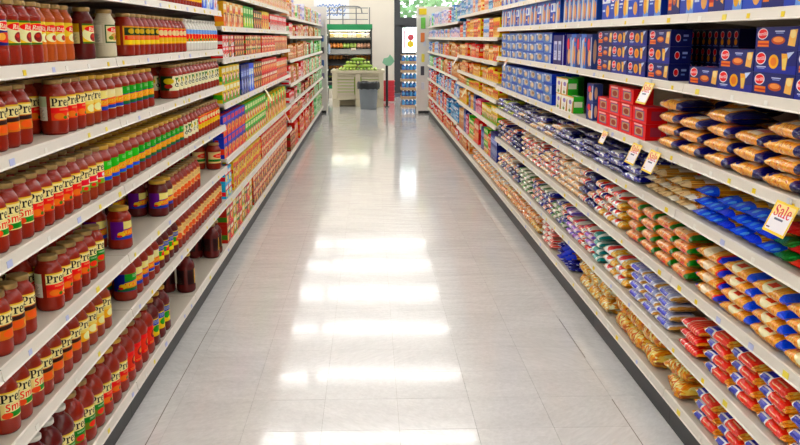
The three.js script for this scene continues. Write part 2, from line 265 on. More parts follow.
jarLabel('redflame', g => { rect(g, 0, 0, W, Hh, '#c92a12'); poly(g, [[0, 40], [W, 20], [W, 120], [0, 140]], '#e2511a'); blob(g, 140, 84, 60, 40, '#7c1208'); blob(g, 130, 80, 26, 22, '#f0a02c'); printLines(g, 60, 146, 160, 2, '#f7d27a', 9); }, ['#c92a12', '#8c160a']);
jarLabel('darkyellow', g => { rect(g, 0, 0, W, Hh, '#3a120a'); rect(g, 100, 0, 130, Hh, '#e9b921'); blob(g, 165, 60, 50, 34, '#b3341a'); blob(g, 165, 120, 46, 26, '#4f8a2c'); printLines(g, 120, 14, 90, 2, '#5a1a10', 8); }, ['#3a120a', '#3a120a']);
jarLabel('garden', g => { rect(g, 0, 0, W, Hh, '#e8c63a'); rect(g, 10, 10, W - 20, 52, '#2a4f9c'); blob(g, 90, 100, 50, 34, '#3f9a3a'); blob(g, 180, 110, 54, 36, '#d9321c'); blob(g, 130, 140, 34, 18, '#f2e04a'); printLines(g, 40, 22, 180, 3, '#f4ecc0', 11); }, ['#e8c63a', '#d8b62a']);
const labelMat = new THREE.MeshPhysicalMaterial({ map: texOf(vivid(labelCanvas, 1.35, 1.2)), roughness: 0.55, specularIntensity: 0.4 });

// sauces behind glass
const sauce = (r, g, b) => new THREE.MeshPhysicalMaterial({ color: new THREE.Color().setRGB(r, g, b), roughness: 0.5, specularIntensity: 0.1, clearcoat: 0.75, clearcoatRoughness: 0.03, ior: 1.5, bumpMap: chunk, bumpScale: 0.0006 });
const chunk = noiseTexture(128, (u, v) => clamp(0.5 + tileNoise(u, v, 22, 22, 2)));
const SAUCE = { red: sauce(0.33, 0.017, 0.004), brown: sauce(0.35, 0.034, 0.005), orange: sauce(0.56, 0.09, 0.008), dark: sauce(0.13, 0.007, 0.006), cream: sauce(0.74, 0.66, 0.46), white: sauce(0.80, 0.78, 0.70) };
const lidMat = (r, g, b, m = 0.5) => new THREE.MeshPhysicalMaterial({ color: new THREE.Color().setRGB(r, g, b), roughness: 0.38, metalness: m });
const LID = { gold: lidMat(0.42, 0.27, 0.09), bright: lidMat(0.72, 0.42, 0.04, 0.35), dark: lidMat(0.16, 0.11, 0.06), white: lidMat(0.76, 0.74, 0.66, 0), blue: lidMat(0.06, 0.11, 0.36, 0) };
// [body radius, height, neck radius, lid radius, label from, label to, outline]
const JAR = {
  round: { r: 0.0415, h: 0.172, neck: 0.027, lid: 0.0300, l0: 0.045, l1: 0.120, prof: (r, n, h) => [[0, 0.002], [r * 0.86, 0], [r * 0.97, 0.006], [r, 0.014], [r, h * 0.68], [r * 0.96, h * 0.75], [r * 0.84, h * 0.81], [n * 1.1, h * 0.86], [n, h * 0.885], [n, h * 0.97], [0, h * 0.97]] },
  waisted: { r: 0.040, h: 0.178, neck: 0.026, lid: 0.0295, l0: 0.055, l1: 0.122, prof: (r, n, h) => [[0, 0.002], [r * 0.86, 0], [r, 0.008], [r, 0.042], [r * 0.955, 0.05], [r * 0.955, 0.126], [r, 0.131], [r * 0.97, h * 0.765], [r * 0.82, h * 0.82], [n * 1.1, h * 0.87], [n, h * 0.895], [n, h * 0.97], [0, h * 0.97]] },
  wide: { r: 0.048, h: 0.168, neck: 0.036, lid: 0.0395, l0: 0.040, l1: 0.112, prof: (r, n, h) => [[0, 0.002], [r * 0.88, 0], [r, 0.009], [r, 0.034], [r * 0.965, 0.038], [r * 0.965, 0.114], [r, 0.118], [r * 0.985, h * 0.76], [n * 1.08, h * 0.85], [n, h * 0.88], [n, h * 0.97], [0, h * 0.97]] },
  jug: { r: 0.051, h: 0.212, neck: 0.024, lid: 0.0285, l0: 0.045, l1: 0.125, prof: (r, n, h) => [[0, 0.002], [r * 0.88, 0], [r, 0.012], [r, 0.038], [r * 0.93, 0.046], [r * 0.93, 0.125], [r * 0.99, 0.133], [r * 0.97, h * 0.7], [r * 0.8, h * 0.79], [n * 1.1, h * 0.86], [n, h * 0.89], [n, h * 0.97], [0, h * 0.97]] },
  slim: { r: 0.034, h: 0.160, neck: 0.021, lid: 0.0235, l0: 0.030, l1: 0.100, prof: (r, n, h) => [[0, 0.002], [r * 0.86, 0], [r, 0.008], [r, h * 0.62], [r * 0.9, h * 0.70], [n * 1.1, h * 0.83], [n, h * 0.88], [n, h * 0.97], [0, h * 0.97]] },
};
for (const k in JAR) {
  const j = JAR[k]; j.body = lathe(j.prof(j.r, j.neck, j.h), 22);
  j.lidGeo = lathe([[0, j.h], [j.lid * 0.9, j.h], [j.lid, j.h - 0.002], [j.lid, j.h - 0.013], [j.lid * 0.97, j.h - 0.0145], [j.neck, j.h - 0.0145]].reverse(), 20);
}
const labelGeoCache = {};
function labelGeo(shape, design) {
  const key = shape + design; if (labelGeoCache[key]) return labelGeoCache[key];
  const j = JAR[shape], [u0, v0, wf, wb, hh] = labelCell[design], r = (shape === 'waisted' ? j.r * 0.955 : shape === 'wide' ? j.r * 0.965 : shape === 'jug' ? j.r * 0.93 : j.r) + 0.0007, h = j.l1 - j.l0;
  const arc = (mid, half, n, ua, uw) => { const g = new THREE.CylinderGeometry(r, r, h, n, 1, true, mid - half, half * 2); g.translate(0, (j.l0 + j.l1) / 2, 0); const uv = g.attributes.uv; for (let i = 0; i < uv.count; i++) uv.setXY(i, ua + uv.getX(i) * uw, v0 + uv.getY(i) * hh); return g; };
  const half = shape === 'jug' ? 1.3 : shape === 'wide' ? 1.95 : 1.42;
  const front = arc(0, half, 16, u0 + 0.0005, wf - 0.001);
  return labelGeoCache[key] = shape === 'wide' ? front : merged([front, arc(-2.25, 0.55, 6, u0 + wf + 0.0005, wb - 0.001)]);
}
const jarProtos = {};
function jarProto(shape, sauceName, lidName, design) {
  const key = [shape, sauceName, lidName, design].join(); if (jarProtos[key]) return jarProtos[key];
  const g = new THREE.Group(), j = JAR[shape];
  mesh('glass_body', j.body, SAUCE[sauceName], g); mesh('lid', j.lidGeo, LID[lidName], g); mesh('paper_label', labelGeo(shape, design), labelMat, g);
  return jarProtos[key] = g;
}
const shelfName = { left: ['lowest sauce deck', 'second sauce shelf up', 'third sauce shelf up', 'fourth sauce shelf up', 'fifth sauce shelf up', 'sixth sauce shelf up', 'seventh sauce shelf up'], right: ['lowest pasta deck', 'second pasta shelf up', 'third pasta shelf up', 'fourth pasta shelf up', 'fifth pasta shelf up', 'sixth pasta shelf up', 'seventh pasta shelf up', 'eighth pasta shelf up'] };
const article = s => s;
// one row of facings: [shelf, first column, last column, object name, look, shape, sauce, lid, label, set back, rows]
const jarEnd = {};
function jarRun(k, px0, px1, name, look, shape, sauceN, lid, design, back = 0.012, rows = 3, extra = '') {
  const y = L_NEAR[k], j = JAR[shape], pitch = j.r * 2 + 0.0048, xc = XL - back - j.r, ym = y + j.h * 0.5;
  // a jar seen at a column of the photograph: its outline reaches half a jar to either side of its axis
  const axisAt = (px, side) => { let z = zAt(px, xc, ym); for (let q = 0; q < 3; q++) z = zAt(px + side * j.r * FOCAL / Math.hypot(xc, z), xc, ym); return z; };
  const prev = jarEnd[k], touching = prev && px0 - prev.px < 3;
  let first = touching ? prev.z - j.r - 0.001 : axisAt(px0, 1); if (prev && first > prev.z - j.r - 0.001) first = prev.z - j.r - 0.001;
  const last = Math.max(axisAt(px1, -1), -5.8 + j.r), n = Math.max(1, Math.floor((first - last) / pitch + 0.45) + 1);
  const z0 = first + j.r; jarEnd[k] = { px: px1, z: z0 - n * pitch + 0.002 };
  const label = `${look} on ${shelfName.left[k]}${extra}`, proto = jarProto(shape, sauceN, lid, design);
  for (let i = 0; i < n; i++) for (let r = 0; r < rows; r++) {
    const z = z0 - j.r - i * pitch; if (z - j.r < -5.812) continue;
    const x = XL - back - j.r - r * pitch;
    if (x < XL - DEPTH + j.r) continue;
    const g = proto.clone(); g.name = numbered(name); g.position.set(x + rnd(-0.001, 0.001), y + 0.0006, z + rnd(-0.0008, 0.0008)); g.rotation.y = Math.PI / 2 + (shape === 'wide' ? rnd(-0.5, -0.1) : rnd(-0.05, 0.4)); scene.add(g); tag(g, label, 'jar', label);
  }
}
const PS = 'pasta_sauce_jar', TS = 'tomato_sauce_jar', CS = 'chunky_sauce_jar', MS = 'marinara_jar', BS = 'large_sauce_jar';
// sixth shelf
jarRun(5, -22, 7, TS, 'red sauce jar with blue label', 'waisted', 'red', 'gold', 'ovalblue');
jarRun(5, 7, 45, TS, 'red sauce jar with yellow label and red oval', 'waisted', 'red', 'gold', 'ovalyellow');
jarRun(5, 45, 68, TS, 'orange cheese sauce jar with yellow label', 'waisted', 'orange', 'gold', 'ovalcheese', 0.03);
jarRun(5, 72, 91, TS, 'dark red sauce jar with yellow green label', 'waisted', 'dark', 'gold', 'ovalyellow', 0.012, 3, ' beside cream jar');
jarRun(5, 95, 110, 'cream_sauce_jar', 'white cream sauce jar with green edged label', 'waisted', 'cream', 'gold', 'ovalcream');
jarRun(5, 114, 158, TS, 'red sauce jar with gold and dark green label', 'round', 'red', 'gold', 'goldgreen');
jarRun(5, 159, 187, TS, 'red sauce jar with gold and red label', 'round', 'red', 'gold', 'goldred');
jarRun(5, 188, 221, 'mayonnaise_jar', 'white jar with blue and orange label', 'round', 'white', 'white', 'mayo', 0.012, 1);
// fifth shelf
jarRun(4, -24, 33, PS, 'red pasta sauce jar with brown banded cream label', 'round', 'red', 'gold', 'brownband', 0.03);
jarRun(4, 42, 80, PS, 'red pasta sauce jar with red banded cream label', 'round', 'red', 'gold', 'traditional');
jarRun(4, 80, 98, PS, 'red pasta sauce jar with yellow and cream label', 'round', 'brown', 'bright', 'garlic');
jarRun(4, 99, 111, CS, 'chunky sauce jar with purple and orange label', 'wide', 'red', 'bright', 'purple');
jarRun(4, 111, 125, CS, 'chunky sauce jar with cream and orange label', 'wide', 'red', 'bright', 'redblue');
jarRun(4, 125, 153, CS, 'chunky sauce jar with blue and green label', 'wide', 'red', 'bright', 'bluegreen');
jarRun(4, 160, 221, MS, 'red marinara jar with leafy green white label', 'wide', 'red', 'gold', 'leafy');
// fourth shelf
jarRun(3, -24, 26, PS, 'red pasta sauce jar with orange lettered cream label', 'round', 'red', 'gold', 'smart');
jarRun(3, 26, 82, PS, 'red pasta sauce jar with red banded cream label', 'round', 'red', 'gold', 'traditional');
jarRun(3, 82, 106, PS, 'orange red pasta sauce jar with pink banded label', 'round', 'brown', 'gold', 'pinkband');
jarRun(3, 106, 138, CS, 'chunky sauce jar with green and orange label', 'wide', 'red', 'bright', 'greenorange');
jarRun(3, 138, 182, CS, 'chunky sauce jar with green blue orange label', 'wide', 'red', 'bright', 'bluegreen');
jarRun(3, 183, 199, MS, 'red marinara jar with leafy green white label', 'wide', 'red', 'gold', 'leafy');
jarRun(3, 199, 221, TS, 'red sauce jar with bright red label', 'round', 'red', 'gold', 'goldred');
// third shelf
jarRun(2, -20, 32, PS, 'red pasta sauce jar with brown banded cream label', 'round', 'red', 'gold', 'brownband');
jarRun(2, 36, 88, PS, 'red pasta sauce jar with red banded cream label', 'round', 'red', 'gold', 'traditional');
jarRun(2, 88, 101, PS, 'red pasta sauce jar with green banded cream label', 'round', 'red', 'gold', 'greenherb');
jarRun(2, 108, 133, CS, 'chunky sauce jar with purple and orange label', 'wide', 'red', 'bright', 'purple', 0.012, 3, ' by gap');
jarRun(2, 148, 174, CS, 'chunky sauce jar with purple and orange label', 'wide', 'dark', 'bright', 'purple', 0.012, 3, ' beside peach labels');
jarRun(2, 175, 200, MS, 'red marinara jar with peach label', 'round', 'red', 'gold', 'peach');
jarRun(2, 206, 220, MS, 'red marinara jar with peach and green label', 'wide', 'red', 'gold', 'peachgreen');
// second shelf
jarRun(1, -12, 36, PS, 'red pasta sauce jar with orange lettered cream label', 'round', 'red', 'gold', 'smart');
jarRun(1, 36, 82, PS, 'red pasta sauce jar with brown banded cream label', 'round', 'red', 'gold', 'brownband');
jarRun(1, 82, 107, PS, 'red pasta sauce jar with yellow and cream label', 'round', 'brown', 'gold', 'garlic');
jarRun(1, 113, 131, CS, 'chunky sauce jar with blue and green label', 'wide', 'red', 'bright', 'bluegreen');
jarRun(1, 131, 148, CS, 'chunky sauce jar with purple and orange label', 'wide', 'red', 'bright', 'purple');
jarRun(1, 148, 160, CS, 'chunky sauce jar with cream and orange label', 'wide', 'red', 'bright', 'redblue');
jarRun(1, 162, 178, CS, 'chunky sauce jar with blue and yellow garden label', 'wide', 'dark', 'bright', 'garden');
jarRun(1, 179, 221, MS, 'red marinara jar with peach label', 'round', 'red', 'gold', 'peach');
// lowest deck
jarRun(0, 2, 80, BS, 'large dark red sauce jug with white cap', 'jug', 'dark', 'white', 'greenherb', 0.004);
jarRun(0, 80, 101, BS, 'large red sauce jug with green banded label', 'jug', 'red', 'gold', 'greenherb', 0.004);
jarRun(0, 102, 129, BS, 'large red sauce jug with red banded label', 'jug', 'red', 'bright', 'traditional', 0.004);
jarRun(0, 130, 153, BS, 'large red sauce jug with flame red label', 'jug', 'red', 'gold', 'redflame', 0.004);
jarRun(0, 153, 172, BS, 'large sauce jug with garden label and yellow cap', 'jug', 'dark', 'bright', 'garden', 0.004);
jarRun(0, 176, 195, BS, 'large dark sauce jug with yellow stripe label', 'jug', 'dark', 'bright', 'darkyellow', 0.01, 2, ' by gap');
jarRun(0, 203, 221, BS, 'large dark sauce jug with yellow stripe label', 'jug', 'dark', 'gold', 'darkyellow', 0.004, 2, ' beside boxes');
// seventh shelf
jarRun(6, 120, 201, 'salsa_jar', 'red salsa jar with gold and red label', 'slim', 'red', 'gold', 'goldred', 0.012, 1);

// ---------------------------------------------------------------- cartons: 8 x 8 cells of 256; front in the upper 192 rows, sides in the lower 64
const [boxCanvas, bg] = canvas(2048, 2048);
const boxCell = {}; let nBox = 0;
function boxDesign(name, front, side) {
  const cx = (nBox % 8) * 256, cy = Math.floor(nBox / 8) * 256; nBox++;
  bg.save(); bg.beginPath(); bg.rect(cx, cy, 256, 192); bg.clip(); bg.translate(cx, cy); front(bg); bg.restore();
  bg.save(); bg.beginPath(); bg.rect(cx, cy + 192, 256, 64); bg.clip(); bg.translate(cx, cy + 192); side(bg); bg.restore();
  boxCell[name] = [cx / 2048, 1 - (cy + 256) / 2048];
}
const oval = (g, x, y, s) => { blob(g, x, y, 30 * s, 24 * s, '#f4eef0', -0.1); blob(g, x, y, 26 * s, 20 * s, '#d8142c', -0.1); word(g, 'Barilla', x, y, 17 * s, '#ffffff', 'bold italic ~px serif', -0.06); };
const NAVY = '#11306f';
// long spaghetti carton lying down
boxDesign('navylong', g => { rect(g, 0, 0, 256, 192, NAVY); poly(g, [[0, 150], [256, 120], [256, 192], [0, 192]], '#173a8e'); g.save(); g.translate(42, 74); g.scale(0.72, 1.45); oval(g, 0, 0, 1.5); g.restore(); blob(g, 122, 96, 30, 58, '#f0b437'); blob(g, 122, 96, 18, 36, '#d88a1c'); poly(g, [[166, 28], [206, 28], [196, 160], [176, 160]], '#e9b35a'); poly(g, [[172, 70], [200, 60], [194, 150], [178, 150]], '#f4d488'); poly(g, [[196, 20], [238, 10], [206, 70]], '#c8d3ec'); rect(g, 18, 138, 60, 10, '#c9d0e8'); rect(g, 24, 152, 46, 7, '#9fb0da'); }, g => { rect(g, 0, 0, 256, 64, '#0e2558'); blob(g, 90, 32, 30, 14, '#d8ccd4'); blob(g, 90, 32, 25, 11, '#b8142c'); rect(g, 150, 20, 60, 8, '#8c9cc8'); rect(g, 150, 36, 44, 6, '#6c80b8'); });
boxDesign('navyloaf', g => { rect(g, 0, 0, 256, 192, NAVY); poly(g, [[0, 0], [256, 0], [256, 30], [0, 50]], '#20306a'); g.save(); g.translate(44, 60); g.scale(0.72, 1.3); oval(g, 0, 0, 1.5); g.restore(); rect(g, 16, 116, 70, 50, '#e08a24'); rect(g, 16, 136, 70, 14, '#b33a14'); blob(g, 140, 112, 40, 34, '#b7622c'); blob(g, 140, 106, 30, 22, '#e0a066'); rect(g, 118, 34, 56, 10, '#c9d0e8'); rect(g, 124, 50, 44, 7, '#9fb0da'); poly(g, [[196, 150], [206, 30], [246, 24], [236, 160]], '#f0c07a'); blob(g, 222, 60, 16, 34, '#f7dca4'); }, g => { rect(g, 0, 0, 256, 64, '#0e2558'); blob(g, 90, 32, 30, 14, '#d8ccd4'); blob(g, 90, 32, 25, 11, '#b8142c'); rect(g, 150, 20, 60, 8, '#8c9cc8'); rect(g, 150, 36, 44, 6, '#6c80b8'); });
boxDesign('navyend', g => { rect(g, 0, 0, 256, 192, '#14245c'); blob(g, 128, 66, 70, 40, '#efe6ea'); blob(g, 128, 66, 60, 32, '#c8142c'); blob(g, 128, 140, 54, 34, '#e7a640'); rect(g, 40, 178, 176, 10, '#8d9cc8'); }, g => { rect(g, 0, 0, 256, 64, '#101d4e'); });
boxDesign('blueupright', g => { rect(g, 0, 0, 256, 192, '#1b4fa8'); blob(g, 80, 60, 60, 34, '#f2ecef'); blob(g, 80, 60, 50, 26, '#cf1630'); poly(g, [[120, 192], [150, 60], [256, 30], [256, 192]], '#7fa4d8'); blob(g, 170, 130, 46, 44, '#efb648'); blob(g, 225, 110, 24, 60, '#f4e0a8'); rect(g, 20, 104, 90, 10, '#dfe8f7'); rect(g, 20, 122, 70, 8, '#b8cbea'); }, g => { rect(g, 0, 0, 256, 64, '#173f8c'); rect(g, 20, 16, 100, 10, '#b8cbea'); });
boxDesign('palepasta', g => { rect(g, 0, 0, 256, 192, '#4a7cc0'); poly(g, [[0, 192], [30, 40], [150, 20], [120, 192]], '#bccde6'); blob(g, 110, 110, 34, 66, '#ecc68c'); blob(g, 190, 120, 36, 52, '#dfa160'); rect(g, 150, 20, 90, 30, '#24478f'); blob(g, 190, 34, 30, 12, '#d2213c'); }, g => { rect(g, 0, 0, 256, 64, '#30559c'); });
boxDesign('bluewhite', g => { rect(g, 0, 0, 256, 192, '#2259b4'); rect(g, 0, 30, 256, 66, '#dfe6f4'); blob(g, 90, 62, 50, 24, '#2a5fc0'); blob(g, 180, 140, 50, 34, '#e0b070'); rect(g, 20, 130, 80, 12, '#cfdcf4'); }, g => { rect(g, 0, 0, 256, 64, '#1c4a9c'); rect(g, 0, 12, 256, 20, '#d4def0'); });
boxDesign('lattice', g => { rect(g, 0, 0, 256, 192, '#5f86be'); rect(g, 0, 0, 256, 24, '#2a5cae'); blob(g, 110, 104, 66, 62, '#bfb2a4'); blob(g, 116, 100, 40, 40, '#e0ceb0'); rect(g, 196, 30, 50, 150, '#b4c4dc'); blob(g, 60, 50, 36, 18, '#d8dcec'); }, g => { rect(g, 0, 0, 256, 64, '#1c3f9a'); });
boxDesign('lattice2', g => { rect(g, 0, 0, 256, 192, '#7494c4'); rect(g, 0, 158, 256, 34, '#2c62b8'); blob(g, 130, 86, 76, 62, '#cdc0ac'); blob(g, 150, 76, 40, 30, '#a88a70'); rect(g, 10, 20, 60, 30, '#e4e2ea'); }, g => { rect(g, 0, 0, 256, 64, '#1f49b4'); });
boxDesign('purplewhite', g => { rect(g, 0, 0, 256, 192, '#2c2470'); rect(g, 40, 40, 180, 120, '#cfd4ea'); rect(g, 60, 60, 140, 40, '#8088c0'); printLines(g, 60, 112, 140, 4, '#6c74a8', 10); }, g => { rect(g, 0, 0, 256, 64, '#3a2c88'); rect(g, 30, 0, 30, 64, '#d0d0e8'); });
boxDesign('tanblue', g => { rect(g, 0, 0, 256, 192, '#2a4080'); blob(g, 100, 60, 60, 34, '#d2394a'); blob(g, 150, 130, 70, 44, '#e2b98a'); rect(g, 200, 20, 40, 150, '#c7d0e4'); }, g => { rect(g, 0, 0, 256, 64, '#4c5a8c'); blob(g, 80, 32, 40, 20, '#d8b8a0'); });
boxDesign('redcarton', g => { rect(g, 0, 0, 256, 192, '#d81b33'); rect(g, 0, 0, 256, 16, '#b3122a'); rect(g, 50, 44, 160, 116, '#7a6f9c'); rect(g, 62, 56, 136, 92, '#c4a884'); blob(g, 130, 104, 50, 34, '#9c4a3c'); rect(g, 40, 18, 150, 20, '#f3c8c4'); rect(g, 10, 170, 236, 12, '#ef6a6c'); }, g => { rect(g, 0, 0, 256, 64, '#c3152e'); rect(g, 60, 14, 130, 34, '#a04658'); });
boxDesign('beigecarton', g => { rect(g, 0, 0, 256, 192, '#f4f0e6'); rect(g, 0, 0, 256, 16, '#e2b35a'); poly(g, [[180, 192], [210, 60], [256, 40], [256, 192]], '#b8862c'); blob(g, 120, 70, 56, 26, '#9a8cc0'); printLines(g, 60, 110, 110, 4, '#9c8a6a', 11); blob(g, 100, 165, 40, 18, '#7a9a4a'); }, g => { rect(g, 0, 0, 256, 64, '#4fae4a'); rect(g, 20, 20, 200, 20, '#e8ecd8'); });
boxDesign('greencarton', g => { rect(g, 0, 0, 256, 192, '#159a2c'); rect(g, 20, 20, 216, 30, '#0f7a20'); printLines(g, 50, 90, 150, 4, '#58c85c', 12); }, g => { rect(g, 0, 0, 256, 64, '#0f8424'); });
// other groceries: ground, band, picture, picture, lettering block
function grocery(name, a, b, c, d, e) {
  const s = nBox; boxDesign(name, g => { const q = rngFrom(s * 77 + 5); rect(g, 0, 0, 256, 192, a); const t = q() < 0.5;
    if (t) poly(g, [[0, 110 + q() * 40], [256, 80 + q() * 40], [256, 192], [0, 192]], b); else rect(g, 0, 10 + q() * 40, 256, 50 + q() * 30, b);
    blob(g, 70 + q() * 110, 130, 56 + q() * 20, 44, c, q() - 0.5); blob(g, 80 + q() * 90, 124, 34, 26, d, q()); rect(g, 24, t ? 22 : 24 + q() * 20, 190, 40, e); printLines(g, 36, 30, 160, 3, a, 11); blob(g, 215, 165, 22, 18, b);
    g.strokeStyle = '#241812'; g.lineWidth = 7; g.beginPath(); for (let i = 0; i < 9; i++) { const x = 30 + i * 22 + q() * 8, y = 74 + q() * 26; i ? g.lineTo(x, y) : g.moveTo(x, y); } g.stroke();
    for (let i = 0; i < 7; i++) blob(g, q() * 256, 90 + q() * 100, 6 + q() * 16, 5 + q() * 10, [c, d, '#2c1a14', '#fbf6ea', e][Math.floor(q() * 5)], q() * 3); rect(g, 0, 0, 9, 192, '#2c221c');
  }, g => { rect(g, 0, 0, 256, 64, a); rect(g, 0, 34, 256, 16, b); rect(g, 40, 10, 80, 14, e); });
}
grocery('yelloworange', '#f2b832', '#e8862a', '#b8552a', '#f4e2b0', '#f6efe0');
grocery('palegold', '#ecd9a8', '#e2a860', '#c9763c', '#f2e6c8', '#c8503c');
grocery('brightgreen', '#3fae3c', '#8fd04a', '#f2e04a', '#ffffff', '#dff2c0');
grocery('darkredgreen', '#7c2018', '#3f6b26', '#d88a3c', '#e8d060', '#e8c890');
grocery('yellow', '#f6d31c', '#e89a1a', '#c8321c', '#ffe98a', '#d8281c');
grocery('redwhite', '#d02030', '#f4ece8', '#a01622', '#f0c8b8', '#ffffff');
grocery('brownred', '#a83420', '#6a5a2a', '#e0963c', '#f2d080', '#f0dcb0');
grocery('greenred', '#b03a24', '#5a8a38', '#e8c070', '#d05a30', '#f2e0b8');
grocery('rainbow', '#f4d02a', '#57b436', '#e02c1e', '#ffffff', '#f6f2e4');
grocery('navy', '#1a2c6c', '#2c4aa0', '#7a90cc', '#c8d0e8', '#a8b8e0');
grocery('blue', '#1f5fd0', '#3a86e8', '#b8d0f4', '#ffffff', '#e8f0fc');
grocery('red', '#e02a1c', '#b81a18', '#f2a03c', '#f8e0b0', '#fff0dc');
grocery('redorange', '#e8452a', '#f29a38', '#8a2418', '#f6d690', '#f8ecd0');
grocery('blueorange', '#2348b4', '#e04a20', '#f29a2a', '#f6d27a', '#e6452a');
grocery('greenyellow', '#4ab82c', '#f2d81e', '#e04a24', '#ffffff', '#f8f4c8');
grocery('cyanred', '#3cb4d8', '#e02a48', '#f2e060', '#ffffff', '#f8f8f8');
grocery('yellowred', '#f4c81a', '#d86a1c', '#a8381c', '#f8e8a0', '#e03a20');
grocery('orangebrown', '#d8762a', '#9a4220', '#f0b860', '#f8e0a8', '#f2e2c0');
grocery('peachwhite', '#f0dcc4', '#e8b48c', '#d8845c', '#fff6ea', '#c86a5a');
grocery('whitegreen', '#e4ecd4', '#7cc06a', '#4a9a4c', '#f6f8ec', '#3f9a52');
grocery('mint', '#a8dca8', '#4cb868', '#f2f4e0', '#2f8f4c', '#f4f8ee');
grocery('whitelilac', '#e6e4f0', '#b8b4dc', '#d88a90', '#f8f6fc', '#8a90d0');
grocery('skywhite', '#c4d8ee', '#6a9ad4', '#f4f4f6', '#e8b878', '#4f86cc');
grocery('redlilac', '#d83a48', '#e8dce6', '#c8902c', '#f6e2c0', '#f8f0f2');
grocery('goldyellow', '#f0aa18', '#f8da3c', '#c84a1c', '#fdf0b0', '#fff6d8');
grocery('tan', '#d8a868', '#c87c38', '#8a4a24', '#f0d8a0', '#f4e8d0');
grocery('teal', '#2a7fb4', '#48b0d8', '#e8f0f4', '#1c5a94', '#f2f6f8');
grocery('magenta', '#c82868', '#f08ab0', '#f6d8e4', '#8a1848', '#fdeef4');
const cartonMat = new THREE.MeshPhysicalMaterial({ map: texOf(vivid(boxCanvas, 1.25, 1.18)), roughness: 0.45, specularIntensity: 0.5 });
const cartonGeoCache = {};
function cartonGeo(w, h, d, design) {
  const key = [w.toFixed(3), h.toFixed(3), d.toFixed(3), design].join(); if (cartonGeoCache[key]) return cartonGeoCache[key];
  const g = new THREE.BoxGeometry(w, h, d); g.translate(0, h / 2, 0);
  const [u0, v0] = boxCell[design], uv = g.attributes.uv, C = 1 / 8;
  for (let i = 0; i < 24; i++) { const f = Math.floor(i / 4), u = uv.getX(i), v = uv.getY(i); if (f >= 4) uv.setXY(i, u0 + C * (0.01 + u * 0.98), v0 + C * (0.26 + v * 0.73)); else uv.setXY(i, u0 + C * (0.01 + u * 0.98), v0 + C * (0.01 + v * 0.23)); }
  return cartonGeoCache[key] = g;
}
const piles = {};                                            // what is past 300 of a kind is joined, kind by kind
const sideTurn = { left: Math.PI / 2, right: -Math.PI / 2 }, frontOf = { left: XL, right: XR }, inward = { left: -1, right: 1 };
const waiting = [];                                          // cartons, sorted by distance once all are known
function carton(name, look, category, side, where, w, h, d, design, x, y, z, turn) {
  waiting.push({ name, label: `${look} on ${where}`, category, geo: cartonGeo(w, h, d, design), pos: [x, y, z], turn: sideTurn[side] + turn });
}
const cartonEnd = {};
function cartonRun(side, k, px0, px1, name, look, w, h, d, design, { stack = 1, back = 0.012, rows = 1, heights = null, gap = 0.003, skip = null, extra = '', jitter = 0.02 } = {}) {
  const H = heights || bayHeights(side, zAt((px0 + px1) / 2, frontOf[side], 1)), y = H[k], front = frontOf[side], s = inward[side];
  const [za, zb] = [zAt(px0, front + s * back, y), zAt(px1, front + s * back, y)], near = side === 'left' ? (H === L_FAR1 ? -5.83 : 9) : 9, far = side === 'left' ? (H === L_NEAR ? -5.81 : -10.69) : -8.11;
  let z0 = Math.min(near, Math.max(za, zb)), z1 = Math.max(far, Math.min(za, zb)); const key = side + k + (back > 0.09 ? 'deep' : ''); if (cartonEnd[key] !== undefined && z0 > cartonEnd[key][0] - 0.001 && z1 < cartonEnd[key][0]) z0 = Math.min(z0, cartonEnd[key][0] - 0.002);
  const n = Math.max(1, Math.floor((z0 - z1) / (w + gap) + (z1 === far ? 0 : 0.25))); cartonEnd[key] = [z0 - n * (w + gap)];
  const list = Array.isArray(design) ? design : [design];
  for (let i = 0; i < n; i++) for (let j = 0; j < stack; j++) for (let r = 0; r < rows; r++) {
    if (skip && skip(i, j, r, n)) continue;
    carton(name, look, 'box', side, shelfName[side][k] + extra, w, h, d, list[(i + j * 3) % list.length], front + s * (back + d / 2 + r * (d + 0.004)), y + 0.0006 + j * (h + 0.0006), z0 - w / 2 - i * (w + gap) + rnd(-0.001, 0.001), rnd(-jitter, jitter) * (j ? 0.5 : 1));
  }
}
function flushCartons() {
  waiting.sort((a, b) => b.pos[2] - a.pos[2]);
  const seen = {};
  for (const c of waiting) {
    const n = seen[c.name] = (seen[c.name] || 0) + 1;
    if (n <= 290) single(c.name, c.geo, cartonMat, c.label, c.category, c.pos, c.turn, c.label);
    else { const g = c.geo.clone(); g.rotateY(c.turn); g.translate(...c.pos); (piles[c.name] = piles[c.name] || []).push(g); }
  }
  for (const k in piles) { const m = single('distant_' + k + '_stock', merged(piles[k]), cartonMat, `many coloured ${k.replace(/_/g, ' ')} packages filling the distant shelves`, 'groceries'); m.userData.kind = 'stuff'; }
}
const PB = 'pasta_box', UB = 'upright_pasta_box';
// pasta side, sixth and seventh shelves
cartonRun('right', 5, 672, 845, PB, 'navy spaghetti box with red oval, lying', 0.27, 0.0655, 0.085, ['navylong', 'navyloaf'], { stack: 3, rows: 1, skip: (i, j) => j > 0 && (i === 3 || i === 2 && j === 2), jitter: 0.01, extra: ' beside dark gap' });
cartonRun('right', 5, 676, 736, PB, 'navy box end with red oval, set deep', 0.062, 0.066, 0.2, 'navyend', { stack: 3, back: 0.2, jitter: 0.01, extra: ' behind gap' });
cartonRun('right', 5, 592, 645, PB, 'navy spaghetti box with red oval, lying', 0.27, 0.0655, 0.085, ['navylong', 'navylong', 'navyloaf'], { stack: 3, jitter: 0.01, extra: ' beside upright boxes' });
cartonRun('right', 5, 646, 668, PB, 'navy spaghetti box with red oval, lying', 0.27, 0.0655, 0.085, ['navyloaf', 'navylong'], { stack: 3, jitter: 0.01, extra: ' over sale card' });
